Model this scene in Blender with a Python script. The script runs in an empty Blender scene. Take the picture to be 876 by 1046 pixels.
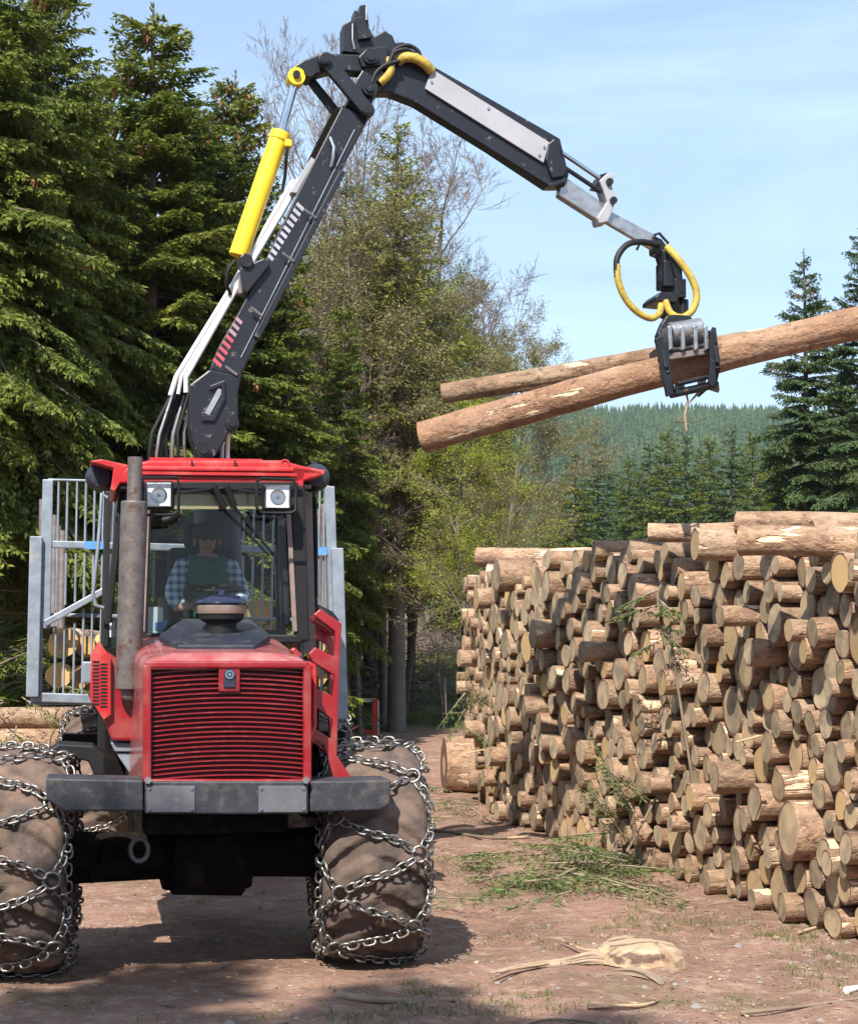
import bpy, bmesh, math, random
import numpy as np
from mathutils import Vector, Matrix
from math import sin, cos, pi, radians, sqrt, atan2, tan

S = bpy.context.scene
COL = S.collection
# ------------------------------------------------------------------ camera, sky, sun
F = 1750.0; CX = 438.0; CY = 523.0; CH = 2.1; PITCH = math.atan(127/1750.0)
cam_d = bpy.data.cameras.new('camera'); cam = bpy.data.objects.new('camera', cam_d); COL.objects.link(cam)
cam.location = (0, 0, CH); cam.rotation_euler = (pi/2 + PITCH, 0, 0)
cam_d.sensor_fit = 'HORIZONTAL'; cam_d.sensor_width = 36.0; cam_d.lens = F/876.0*36.0
cam_d.clip_start = 0.1; cam_d.clip_end = 4000
S.camera = cam
SUN_EL = radians(46); SUN_AZ = radians(180+16)     # azimuth clockwise from +Y; behind the camera, a little to the left
W = bpy.data.worlds.new('World'); S.world = W; W.use_nodes = True
nt = W.node_tree; nt.nodes.clear()
wo = nt.nodes.new('ShaderNodeOutputWorld'); bg = nt.nodes.new('ShaderNodeBackground')
sk = nt.nodes.new('ShaderNodeTexSky'); sk.sky_type = 'NISHITA'; sk.sun_disc = False
sk.sun_elevation = SUN_EL; sk.sun_rotation = SUN_AZ; sk.air_density = 1.0; sk.dust_density = 0.9; sk.ozone_density = 0.9
tc = nt.nodes.new('ShaderNodeTexCoord'); mp = nt.nodes.new('ShaderNodeMapping'); mp.inputs['Scale'].default_value = (1.0, 1.0, 4.5)
nz = nt.nodes.new('ShaderNodeTexNoise'); nz.inputs['Scale'].default_value = 2.2; nz.inputs['Detail'].default_value = 9; nz.inputs['Roughness'].default_value = 0.6; nz.inputs['Distortion'].default_value = 0.5
rmp = nt.nodes.new('ShaderNodeMapRange'); rmp.inputs[1].default_value = 0.42; rmp.inputs[2].default_value = 0.80; rmp.inputs[3].default_value = 0.30; rmp.inputs[4].default_value = 0.80
mx = nt.nodes.new('ShaderNodeMix'); mx.data_type = 'RGBA'; mx.inputs[7].default_value = (6.3, 8.7, 12.0, 1)
nt.links.new(tc.outputs['Generated'], mp.inputs[0]); nt.links.new(mp.outputs[0], nz.inputs[0]); nt.links.new(nz.outputs[0], rmp.inputs[0])
nt.links.new(rmp.outputs[0], mx.inputs[0]); nt.links.new(sk.outputs[0], mx.inputs[6]); nt.links.new(mx.outputs[2], bg.inputs[0])
bg.inputs[1].default_value = 0.085; nt.links.new(bg.outputs[0], wo.inputs[0])
sd = bpy.data.lights.new('sun', 'SUN'); sd.energy = 5.0; sd.angle = radians(0.5); sd.color = (1.0, 0.95, 0.86)
sun = bpy.data.objects.new('sun', sd); COL.objects.link(sun)
TOSUN = Vector((sin(SUN_AZ)*cos(SUN_EL), cos(SUN_AZ)*cos(SUN_EL), sin(SUN_EL)))
sun.rotation_euler = TOSUN.to_track_quat('Z', 'Y').to_euler(); sun.location = (-10, -20, 30)
S.view_settings.view_transform = 'Standard'; S.view_settings.look = 'None'; S.view_settings.gamma = 1; S.view_settings.use_curve_mapping = False
S.view_settings.exposure = 0.84
S.cycles.max_bounces = 6; S.cycles.diffuse_bounces = 3; S.cycles.glossy_bounces = 3; S.cycles.transparent_max_bounces = 12; S.cycles.transmission_bounces = 4
S.cycles.volume_bounces = 0

# ------------------------------------------------------------------ small vector tools
def W3(px, py, d):
    "world point seen at photo pixel (px,py), on the plane world y = d"
    rx = (px-CX)/F; rz = (CY-py)/F
    dy = cos(PITCH) - rz*sin(PITCH); dz = sin(PITCH) + rz*cos(PITCH)
    t = d/dy
    return Vector((rx*t, d, CH + dz*t))
VO = Vector((-1.27, 10.4, 0)); VY = math.atan(0.2); VM = Matrix.Rotation(VY, 4, 'Z'); VMI = VM.inverted()
def Q(px, py, yl):
    "machine-local point on the machine's own plane y = yl"
    rx = (px-CX)/F; rz = (CY-py)/F
    d = Vector((rx, cos(PITCH)-rz*sin(PITCH), sin(PITCH)+rz*cos(PITCH)))
    dl = VMI.to_3x3() @ d; ol = VMI @ (Vector((0, 0, CH)) - VO)
    t = (yl-ol.y)/dl.y
    return ol + dl*t

# ------------------------------------------------------------------ materials
MATS = {}
def mat(name, c1, c2=None, c3=None, scale=6, rough=0.6, metal=0.0, bump=0.0, bscale=40, detail=5, coat=0.0, lo=0.35, hi=0.65, lo3=0.6, hi3=0.72, s3=3.0, r3=None, stretch=(1,1,1), island=0.0, spec=0.5, transl=0.0, dist=0.02):
    m = bpy.data.materials.new(name); m.use_nodes = True; n = m.node_tree; N = n.nodes; L = n.links
    b = N['Principled BSDF']; b.inputs['Roughness'].default_value = rough; b.inputs['Metallic'].default_value = metal
    b.inputs['Coat Weight'].default_value = coat; b.inputs['Coat Roughness'].default_value = 0.08; b.inputs['Specular IOR Level'].default_value = spec
    t = N.new('ShaderNodeTexCoord'); mpn = N.new('ShaderNodeMapping'); mpn.inputs['Scale'].default_value = stretch; L.new(t.outputs['Object'], mpn.inputs[0])
    def noise(s, d=detail):
        q = N.new('ShaderNodeTexNoise'); q.inputs['Scale'].default_value = s; q.inputs['Detail'].default_value = d; q.inputs['Roughness'].default_value = 0.6; L.new(mpn.outputs[0], q.inputs[0]); return q
    def rng(src, a, bb):
        q = N.new('ShaderNodeMapRange'); q.inputs[1].default_value = a; q.inputs[2].default_value = bb; L.new(src, q.inputs[0]); return q.outputs[0]
    def mixc(f, a, bb):
        q = N.new('ShaderNodeMix'); q.data_type = 'RGBA'; L.new(f, q.inputs[0])
        if isinstance(a, tuple): q.inputs[6].default_value = (*a, 1)
        else: L.new(a, q.inputs[6])
        q.inputs[7].default_value = (*bb, 1); return q.outputs[2]
    c2 = c2 or tuple(v*0.75 for v in c1)
    col = mixc(rng(noise(scale).outputs[0], lo, hi), c1, c2)
    if c3:
        f3 = rng(noise(s3, 7).outputs[0], lo3, hi3); col = mixc(f3, col, c3)
        if r3 is not None:
            q = N.new('ShaderNodeMapRange'); q.inputs[3].default_value = rough; q.inputs[4].default_value = r3; L.new(f3, q.inputs[0]); L.new(q.outputs[0], b.inputs['Roughness'])
    if island:
        g = N.new('ShaderNodeNewGeometry'); oi = N.new('ShaderNodeObjectInfo')
        ad = N.new('ShaderNodeMath'); ad.operation = 'ADD'; L.new(g.outputs['Random Per Island'], ad.inputs[0]); L.new(oi.outputs['Random'], ad.inputs[1])
        fr = N.new('ShaderNodeMath'); fr.operation = 'FRACT'; L.new(ad.outputs[0], fr.inputs[0])
        hs = N.new('ShaderNodeHueSaturation'); q = N.new('ShaderNodeMapRange'); q.inputs[3].default_value = 1-island; q.inputs[4].default_value = 1+island
        L.new(fr.outputs[0], q.inputs[0]); L.new(q.outputs[0], hs.inputs['Value']); L.new(col, hs.inputs['Color']); col = hs.outputs[0]
    L.new(col, b.inputs['Base Color'])
    if bump:
        bn = N.new('ShaderNodeBump'); bn.inputs['Strength'].default_value = bump; bn.inputs['Distance'].default_value = dist
        L.new(noise(bscale, 6).outputs[0], bn.inputs['Height']); L.new(bn.outputs[0], b.inputs['Normal'])
    if transl:
        tr = N.new('ShaderNodeBsdfTranslucent'); L.new(col, tr.inputs[0]); ms = N.new('ShaderNodeMixShader'); ms.inputs[0].default_value = transl
        L.new(b.outputs[0], ms.inputs[1]); L.new(tr.outputs[0], ms.inputs[2]); L.new(ms.outputs[0], N['Material Output'].inputs[0])
    MATS[name] = m; return m

DUST = (0.42, 0.27, 0.21)
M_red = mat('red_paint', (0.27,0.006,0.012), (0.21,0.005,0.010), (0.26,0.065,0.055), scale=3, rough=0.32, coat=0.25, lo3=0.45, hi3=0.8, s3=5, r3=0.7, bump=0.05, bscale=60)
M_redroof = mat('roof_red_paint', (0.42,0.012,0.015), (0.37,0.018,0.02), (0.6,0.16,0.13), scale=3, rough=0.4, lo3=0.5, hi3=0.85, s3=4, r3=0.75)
M_hood = mat('hood_paint', (0.25,0.018,0.028), (0.28,0.03,0.035), (0.36,0.16,0.14), scale=4, rough=0.25, coat=0.5, lo3=0.3, hi3=0.8, s3=7, r3=0.55)
M_slat = mat('grille_red', (0.22,0.008,0.014), (0.15,0.007,0.012), (0.26,0.06,0.055), scale=12, rough=0.4, lo3=0.55, hi3=0.8, s3=14)
M_dark = mat('black_steel', (0.013,0.014,0.018), (0.008,0.009,0.011), (0.12,0.09,0.07), scale=5, rough=0.4, lo3=0.62, hi3=0.75, s3=12, r3=0.8, spec=0.35, bump=0.1)
M_boom = mat('boom_black_paint', (0.011,0.013,0.02), (0.007,0.008,0.014), (0.11,0.10,0.09), scale=4, rough=0.4, spec=0.4, lo3=0.63, hi3=0.70, s3=14, r3=0.75, bump=0.08, bscale=30)
M_under = mat('underbody', (0.006,0.0055,0.005), (0.010,0.008,0.007), (0.035,0.025,0.02), scale=6, rough=0.9, spec=0.1, lo3=0.55, hi3=0.75, s3=5, bump=0.3)
M_rubber = mat('black_rubber', (0.010,0.010,0.011), rough=0.55, spec=0.35)
M_bump = mat('bumper_grey', (0.030,0.032,0.040), (0.02,0.022,0.028), (0.14,0.105,0.085), scale=7, rough=0.55, lo3=0.5, hi3=0.85, s3=9, r3=0.85, bump=0.15, bscale=50)
M_plate = mat('bumper_plate', (0.12,0.12,0.135), (0.085,0.085,0.10), (0.2,0.16,0.14), scale=7, rough=0.6, s3=14)
M_galv = mat('galvanised_steel', (0.27,0.31,0.36), (0.19,0.22,0.26), (0.36,0.34,0.33), scale=9, rough=0.5, metal=0.35, lo3=0.58, hi3=0.75, s3=11, bump=0.1)
M_blue = mat('blue_paint', (0.10,0.27,0.55), (0.08,0.22,0.45), rough=0.5)
M_exh = mat('exhaust_steel', (0.19,0.165,0.15), (0.13,0.11,0.105), (0.12,0.055,0.035), scale=12, rough=0.48, metal=0.55, lo3=0.52, hi3=0.7, s3=22, bump=0.15, bscale=60)
M_yel = mat('yellow_paint', (0.80,0.56,0.008), (0.74,0.50,0.01), rough=0.35, coat=0.3)
M_hose = mat('yellow_hose_sleeve', (0.50,0.36,0.035), (0.30,0.21,0.05), (0.06,0.05,0.04), scale=30, rough=0.6, s3=40, lo3=0.62, hi3=0.7)
M_chrome = mat('chrome_rod', (0.62,0.64,0.68), rough=0.16, metal=1.0)
M_steel = mat('worn_steel', (0.42,0.42,0.43), (0.3,0.3,0.31), (0.14,0.12,0.11), scale=18, rough=0.35, metal=0.8, s3=16, lo3=0.55, hi3=0.75)
M_chain = mat('chain_steel', (0.30,0.285,0.27), (0.17,0.155,0.145), (0.12,0.07,0.045), scale=30, rough=0.42, metal=0.85, s3=30, lo3=0.6, hi3=0.75)
M_panel = mat('white_panel', (0.33,0.33,0.36), (0.28,0.28,0.30), (0.16,0.15,0.15), scale=3, rough=0.5, s3=16, lo3=0.68, hi3=0.76)
M_wpipe = mat('white_pipe', (0.62,0.62,0.63), (0.5,0.5,0.5), rough=0.45, scale=20)
M_glassw = mat('lamp_reflector', (0.75,0.77,0.78), rough=0.12, metal=0.9)
M_paper = mat('white_paper', (0.72,0.75,0.78), rough=0.8)
M_visor = mat('cream_visor', (0.55,0.45,0.26), (0.48,0.38,0.2), rough=0.4)
M_cover = mat('dark_blue_plastic', (0.018,0.022,0.034), (0.013,0.016,0.026), (0.12,0.10,0.09), rough=0.5, s3=9, lo3=0.55, hi3=0.85)
M_cap = mat('intake_cap_blue', (0.015,0.02,0.05), (0.012,0.016,0.04), rough=0.12, coat=0.6)
M_seat = mat('seat_fabric', (0.03,0.032,0.036), rough=0.9)
M_skin = mat('skin', (0.45,0.27,0.2), rough=0.55)
M_vest = mat('green_vest', (0.055,0.16,0.125), (0.045,0.13,0.10), rough=0.85, scale=20, bump=0.2)
M_trouser = mat('dark_trousers', (0.03,0.035,0.03), rough=0.9)
M_hair = mat('dark_hair', (0.03,0.022,0.016), rough=0.8)
M_whitep = mat('white_paint', (0.75,0.74,0.72), rough=0.5)
M_redp = mat('barrier_red', (0.62,0.05,0.03), (0.55,0.05,0.03), rough=0.5)
M_pink = mat('stripe_red', (0.42,0.07,0.10), rough=0.5)
M_pink2 = mat('stripe_pink', (0.36,0.22,0.27), rough=0.5)
M_lil = mat('stripe_lilac', (0.38,0.38,0.46), rough=0.5)
M_stake = mat('stake_rust', (0.16,0.12,0.11), (0.22,0.2,0.2), rough=0.6, metal=0.3, scale=14)
M_stone = mat('stone', (0.30,0.25,0.22), (0.2,0.17,0.15), rough=0.9, bump=0.4, scale=4)
M_twig = mat('twig_bark', (0.19,0.13,0.09), (0.26,0.2,0.14), rough=0.9, scale=8, island=0.4)
M_chip = mat('bark_chip', (0.22,0.12,0.075), (0.42,0.29,0.18), rough=0.9, scale=3, island=0.5)
M_sprbark = mat('spruce_bark', (0.16,0.115,0.085), (0.10,0.075,0.06), (0.20,0.2,0.17), scale=5, rough=0.95, bump=0.6, bscale=14, stretch=(1,1,0.3))
M_greybark = mat('grey_bark', (0.17,0.145,0.115), (0.11,0.095,0.08), rough=0.9, scale=4, bump=0.3, bscale=20)
M_twigbrown = mat('thin_twigs', (0.20,0.15,0.115), (0.13,0.095,0.072), rough=0.9, scale=2, island=0.25)
M_cone = mat('spruce_cones', (0.32,0.13,0.055), (0.25,0.10,0.05), rough=0.8, island=0.3)
M_spruce = mat('spruce_needles', (0.14,0.17,0.026), (0.095,0.132,0.024), (0.20,0.215,0.036), scale=0.9, rough=0.6, s3=0.7, lo3=0.45, hi3=0.72, island=0.42, transl=0.36, spec=0.3)
M_spruceD = mat('blue_spruce_needles', (0.075,0.118,0.036), (0.050,0.088,0.032), (0.12,0.15,0.045), scale=0.7, rough=0.6, s3=0.5, lo3=0.5, hi3=0.75, island=0.38, transl=0.2, spec=0.3)
M_larch = mat('olive_needles', (0.25,0.26,0.05), (0.18,0.195,0.045), (0.27,0.22,0.09), scale=0.7, rough=0.65, s3=0.6, lo3=0.48, hi3=0.7, island=0.35, transl=0.3, spec=0.25)
M_leaf = mat('fresh_leaves', (0.30,0.33,0.035), (0.21,0.25,0.03), scale=1, rough=0.5, island=0.3, transl=0.4, spec=0.3)
M_leaf2 = mat('olive_buds', (0.24,0.21,0.07), (0.16,0.16,0.05), scale=1, rough=0.6, island=0.3, transl=0.3)
M_hillf = mat('far_needles', (0.035,0.065,0.026), (0.022,0.046,0.022), (0.055,0.08,0.028), scale=0.02, rough=0.8, s3=0.012, lo3=0.45, hi3=0.7, island=0.3, spec=0.2)
M_grass = mat('grass_blades', (0.115,0.15,0.035), (0.17,0.17,0.06), scale=1.2, rough=0.7, island=0.4, transl=0.3)
M_cutneedle = mat('cut_needles', (0.085,0.125,0.03), (0.13,0.15,0.05), scale=3, rough=0.7, island=0.4, transl=0.2)
M_split = mat('split_wood', (0.36,0.24,0.145), (0.46,0.34,0.22), (0.13,0.08,0.055), scale=14, rough=0.85, stretch=(0.15,1,1), s3=9, lo3=0.52, hi3=0.6, bump=0.5, bscale=14)

def glass_mat():
    m = bpy.data.materials.new('window_glass'); m.use_nodes = True; N = m.node_tree.nodes; L = m.node_tree.links; N.remove(N['Principled BSDF'])
    tr = N.new('ShaderNodeBsdfTransparent'); tr.inputs[0].default_value = (0.66,0.72,0.71,1); gl = N.new('ShaderNodeBsdfGlossy'); gl.inputs['Roughness'].default_value = 0.03
    lw = N.new('ShaderNodeFresnel'); lw.inputs[0].default_value = 1.38
    nz = N.new('ShaderNodeTexNoise'); nz.inputs['Scale'].default_value = 3.5; nz.inputs['Detail'].default_value = 8
    mr = N.new('ShaderNodeMapRange'); mr.inputs[1].default_value = 0.45; mr.inputs[2].default_value = 0.9; mr.inputs[3].default_value = 0.0; mr.inputs[4].default_value = 0.02
    L.new(nz.outputs[0], mr.inputs[0]); df = N.new('ShaderNodeBsdfDiffuse'); df.inputs[0].default_value = (0.4,0.36,0.32,1)
    ms = N.new('ShaderNodeMixShader'); L.new(lw.outputs[0], ms.inputs[0]); L.new(tr.outputs[0], ms.inputs[1]); L.new(gl.outputs[0], ms.inputs[2])
    m2 = N.new('ShaderNodeMixShader'); L.new(mr.outputs[0], m2.inputs[0]); L.new(ms.outputs[0], m2.inputs[1]); L.new(df.outputs[0], m2.inputs[2])
    L.new(m2.outputs[0], N['Material Output'].inputs[0]); return m
M_glass = glass_mat()

def plaid():
    m = bpy.data.materials.new('plaid_shirt'); m.use_nodes = True; N = m.node_tree.nodes; L = m.node_tree.links; b = N['Principled BSDF']; b.inputs['Roughness'].default_value = 0.9
    t = N.new('ShaderNodeTexCoord'); outs = []
    for dr in ('X', 'Z'):
        w = N.new('ShaderNodeTexWave'); w.bands_direction = dr; w.inputs['Scale'].default_value = 5.5; L.new(t.outputs['Object'], w.inputs[0])
        r = N.new('ShaderNodeMath'); r.operation = 'GREATER_THAN'; r.inputs[1].default_value = 0.55; L.new(w.outputs['Fac'], r.inputs[0]); outs.append(r.outputs[0])
    ad = N.new('ShaderNodeMath'); ad.operation = 'ADD'; L.new(outs[0], ad.inputs[0]); L.new(outs[1], ad.inputs[1])
    cr = N.new('ShaderNodeMapRange'); cr.inputs[2].default_value = 2; L.new(ad.outputs[0], cr.inputs[0])
    mx = N.new('ShaderNodeMix'); mx.data_type = 'RGBA'; mx.inputs[6].default_value = (0.62,0.66,0.72,1); mx.inputs[7].default_value = (0.05,0.13,0.30,1)
    L.new(cr.outputs[0], mx.inputs[0]); L.new(mx.outputs[2], b.inputs['Base Color']); return m
M_plaid = plaid()

def tyre_mat():
    m = mat('muddy_tyre', (0.135,0.09,0.066), (0.06,0.044,0.037), (0.19,0.12,0.09), scale=4, rough=0.88, bump=0.5, bscale=22, lo3=0.5, hi3=0.7, s3=3.2, lo=0.4, hi=0.62)
    return m
M_tyre = tyre_mat()

def bark_mat(name='log_bark', held=False):
    "bark on a log: uv = (angle*radius, length) in metres"
    m = bpy.data.materials.new(name); m.use_nodes = True; N = m.node_tree.nodes; L = m.node_tree.links; b = N['Principled BSDF']; b.inputs['Roughness'].default_value = 0.85; b.inputs['Specular IOR Level'].default_value = 0.25
    uv = N.new('ShaderNodeUVMap'); uv.uv_map = 'UVMap'
    g = N.new('ShaderNodeNewGeometry'); oi = N.new('ShaderNodeObjectInfo'); ad = N.new('ShaderNodeMath'); L.new(g.outputs['Random Per Island'], ad.inputs[0]); L.new(oi.outputs['Random'], ad.inputs[1])
    fr = N.new('ShaderNodeMath'); fr.operation = 'FRACT'; L.new(ad.outputs[0], fr.inputs[0])
    sc = N.new('ShaderNodeVectorMath'); sc.operation = 'SCALE'; sc.inputs[0].default_value = (31, 57, 13); L.new(fr.outputs[0], sc.inputs['Scale'])
    va = N.new('ShaderNodeVectorMath'); L.new(uv.outputs[0], va.inputs[0]); L.new(sc.outputs[0], va.inputs[1])
    def noise(s, st=(1,1,1), d=6):
        mpn = N.new('ShaderNodeMapping'); mpn.inputs['Scale'].default_value = st; L.new(va.outputs[0], mpn.inputs[0])
        q = N.new('ShaderNodeTexNoise'); q.inputs['Scale'].default_value = s; q.inputs['Detail'].default_value = d; q.inputs['Roughness'].default_value = 0.62; L.new(mpn.outputs[0], q.inputs[0]); return q.outputs[0]
    def rng(src, a, bb):
        q = N.new('ShaderNodeMapRange'); q.inputs[1].default_value = a; q.inputs[2].default_value = bb; L.new(src, q.inputs[0]); return q.outputs[0]
    def mx(f, a, bb):
        q = N.new('ShaderNodeMix'); q.data_type = 'RGBA'; L.new(f, q.inputs[0])
        for i, v in ((6, a), (7, bb)):
            if isinstance(v, tuple): q.inputs[i].default_value = (*v, 1)
            else: L.new(v, q.inputs[i])
        return q.outputs[2]
    if held: A, B, C3 = (0.31,0.18,0.108), (0.23,0.125,0.078), (0.36,0.235,0.155)
    else: A, B, C3 = (0.34,0.215,0.135), (0.19,0.113,0.073), (0.37,0.275,0.19)
    c = mx(rng(noise(9, (1,0.6,1)), 0.38, 0.62), A, B)
    c = mx(rng(noise(3.0, (1,0.5,1)), 0.5, 0.7), c, C3)
    c = mx(rng(noise(22, (1,0.55,1)), 0.56, 0.70), c, (0.10,0.055,0.038))
    c = mx(rng(noise(60, (1,0.5,1), 3), 0.58, 0.72), c, (0.46,0.33,0.23))
    pe = rng(noise(2.6, (2.2,0.45,1), 4), 0.635 if held else 0.60, 0.655 if held else 0.63)
    c = mx(pe, c, (0.70,0.52,0.34))
    hs = N.new('ShaderNodeHueSaturation'); q = N.new('ShaderNodeMapRange'); q.inputs[3].default_value = 0.8; q.inputs[4].default_value = 1.25; L.new(fr.outputs[0], q.inputs[0]); L.new(q.outputs[0], hs.inputs['Value']); L.new(c, hs.inputs['Color'])
    if held: L.new(c, b.inputs['Base Color'])
    else: L.new(hs.outputs[0], b.inputs['Base Color'])
    bn = N.new('ShaderNodeBump'); bn.inputs['Strength'].default_value = 1.0; bn.inputs['Distance'].default_value = 0.03
    sb = N.new('ShaderNodeMath'); sb.operation = 'SUBTRACT'; L.new(noise(24, (1,0.6,1)), sb.inputs[0]); ml = N.new('ShaderNodeMath'); ml.operation = 'MULTIPLY'; ml.inputs[1].default_value = 0.8; L.new(pe, ml.inputs[0]); L.new(ml.outputs[0], sb.inputs[1])
    L.new(sb.outputs[0], bn.inputs['Height']); L.new(bn.outputs[0], b.inputs['Normal'])
    return m
def end_mat(name='log_end', base=(0.45,0.345,0.22), ring=(0.31,0.22,0.13), fresh=(0.50,0.33,0.15)):
    "sawn end: uv = metres from the pith"
    m = bpy.data.materials.new(name); m.use_nodes = True; N = m.node_tree.nodes; L = m.node_tree.links; b = N['Principled BSDF']; b.inputs['Roughness'].default_value = 0.85; b.inputs['Specular IOR Level'].default_value = 0.2
    uv = N.new('ShaderNodeUVMap'); uv.uv_map = 'UVMap'
    g = N.new('ShaderNodeNewGeometry'); oi = N.new('ShaderNodeObjectInfo'); ad = N.new('ShaderNodeMath'); L.new(g.outputs['Random Per Island'], ad.inputs[0]); L.new(oi.outputs['Random'], ad.inputs[1])
    fr = N.new('ShaderNodeMath'); fr.operation = 'FRACT'; L.new(ad.outputs[0], fr.inputs[0])
    ln = N.new('ShaderNodeVectorMath'); ln.operation = 'LENGTH'; L.new(uv.outputs[0], ln.inputs[0])
    nz = N.new('ShaderNodeTexNoise'); nz.inputs['Scale'].default_value = 9; nz.inputs['Detail'].default_value = 4; L.new(uv.outputs[0], nz.inputs[0])
    m1 = N.new('ShaderNodeMath'); m1.operation = 'MULTIPLY_ADD'; L.new(nz.outputs[0], m1.inputs[0]); m1.inputs[1].default_value = 0.03; L.new(ln.outputs['Value'], m1.inputs[2])
    sn = N.new('ShaderNodeMath'); sn.operation = 'MULTIPLY'; sn.inputs[1].default_value = 520; L.new(m1.outputs[0], sn.inputs[0])
    s2 = N.new('ShaderNodeMath'); s2.operation = 'SINE'; L.new(sn.outputs[0], s2.inputs[0])
    mr = N.new('ShaderNodeMapRange'); mr.inputs[1].default_value = -1; mr.inputs[2].default_value = 1; mr.inputs[4].default_value = 0.6; L.new(s2.outputs[0], mr.inputs[0])
    mx = N.new('ShaderNodeMix'); mx.data_type = 'RGBA'; mx.inputs[6].default_value = (*base,1); mx.inputs[7].default_value = (*ring,1); L.new(mr.outputs[0], mx.inputs[0])
    n2 = N.new('ShaderNodeTexNoise'); n2.inputs['Scale'].default_value = 7; n2.inputs['Detail'].default_value = 6
    sc = N.new('ShaderNodeVectorMath'); sc.operation = 'SCALE'; sc.inputs[0].default_value = (31, 57, 13); L.new(fr.outputs[0], sc.inputs['Scale'])
    va = N.new('ShaderNodeVectorMath'); L.new(uv.outputs[0], va.inputs[0]); L.new(sc.outputs[0], va.inputs[1]); L.new(va.outputs[0], n2.inputs[0])
    r2 = N.new('ShaderNodeMapRange'); r2.inputs[1].default_value = 0.42; r2.inputs[2].default_value = 0.62; L.new(n2.outputs[0], r2.inputs[0])
    mg = N.new('ShaderNodeMix'); mg.data_type = 'RGBA'; mg.inputs[7].default_value = (0.24,0.19,0.135,1); L.new(r2.outputs[0], mg.inputs[0]); L.new(mx.outputs[2], mg.inputs[6])
    p = N.new('ShaderNodeMath'); p.operation = 'POWER'; p.inputs[1].default_value = 6; L.new(fr.outputs[0], p.inputs[0])
    mf = N.new('ShaderNodeMix'); mf.data_type = 'RGBA'; mf.inputs[7].default_value = (*fresh,1); L.new(p.outputs[0], mf.inputs[0]); L.new(mg.outputs[2], mf.inputs[6])
    w1 = N.new('ShaderNodeTexWhiteNoise'); w1.noise_dimensions = '1D'; L.new(fr.outputs[0], w1.inputs['W'])
    hs = N.new('ShaderNodeHueSaturation'); q = N.new('ShaderNodeMapRange'); q.inputs[3].default_value = 0.72; q.inputs[4].default_value = 1.25; L.new(w1.outputs[0], q.inputs[0]); L.new(q.outputs[0], hs.inputs['Value']); L.new(mf.outputs[2], hs.inputs['Color']); rimr = N.new('ShaderNodeMapRange'); rimr.inputs[1].default_value = 0.137; rimr.inputs[2].default_value = 0.141; L.new(ln.outputs['Value'], rimr.inputs[0])
    rm = N.new('ShaderNodeMix'); rm.data_type = 'RGBA'; rm.inputs[7].default_value = (0.16,0.09,0.06,1); L.new(rimr.outputs[0], rm.inputs[0]); L.new(hs.outputs[0], rm.inputs[6])
    # drying cracks running out from the pith
    sxy = N.new('ShaderNodeSeparateXYZ'); L.new(uv.outputs[0], sxy.inputs[0]); at = N.new('ShaderNodeMath'); at.operation = 'ARCTAN2'; L.new(sxy.outputs[1], at.inputs[0]); L.new(sxy.outputs[0], at.inputs[1])
    cmb = N.new('ShaderNodeCombineXYZ'); L.new(at.outputs[0], cmb.inputs[0]); L.new(fr.outputs[0], cmb.inputs[1])
    nc = N.new('ShaderNodeTexNoise'); nc.noise_dimensions = '3D'; nc.inputs['Scale'].default_value = 5; nc.inputs['Detail'].default_value = 3; L.new(cmb.outputs[0], nc.inputs[0])
    cr = N.new('ShaderNodeMapRange'); cr.inputs[1].default_value = 0.64; cr.inputs[2].default_value = 0.68; cr.inputs[4].default_value = 0.75; L.new(nc.outputs[0], cr.inputs[0])
    ck = N.new('ShaderNodeMix'); ck.data_type = 'RGBA'; ck.inputs[7].default_value = (0.15,0.10,0.065,1); L.new(cr.outputs[0], ck.inputs[0]); L.new(rm.outputs[2], ck.inputs[6])
    L.new(ck.outputs[2], b.inputs['Base Color'])
    bn = N.new('ShaderNodeBump'); bn.inputs['Strength'].default_value = 0.6; bn.inputs['Distance'].default_value = 0.006; L.new(n2.outputs[0], bn.inputs['Height']); L.new(bn.outputs[0], b.inputs['Normal'])
    return m
M_bark = bark_mat(); M_barkH = bark_mat('held_log_bark', True); M_end = end_mat(); M_endF = end_mat('fresh_log_end', (0.62,0.36,0.12), (0.5,0.27,0.08), (0.7,0.42,0.16))

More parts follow.
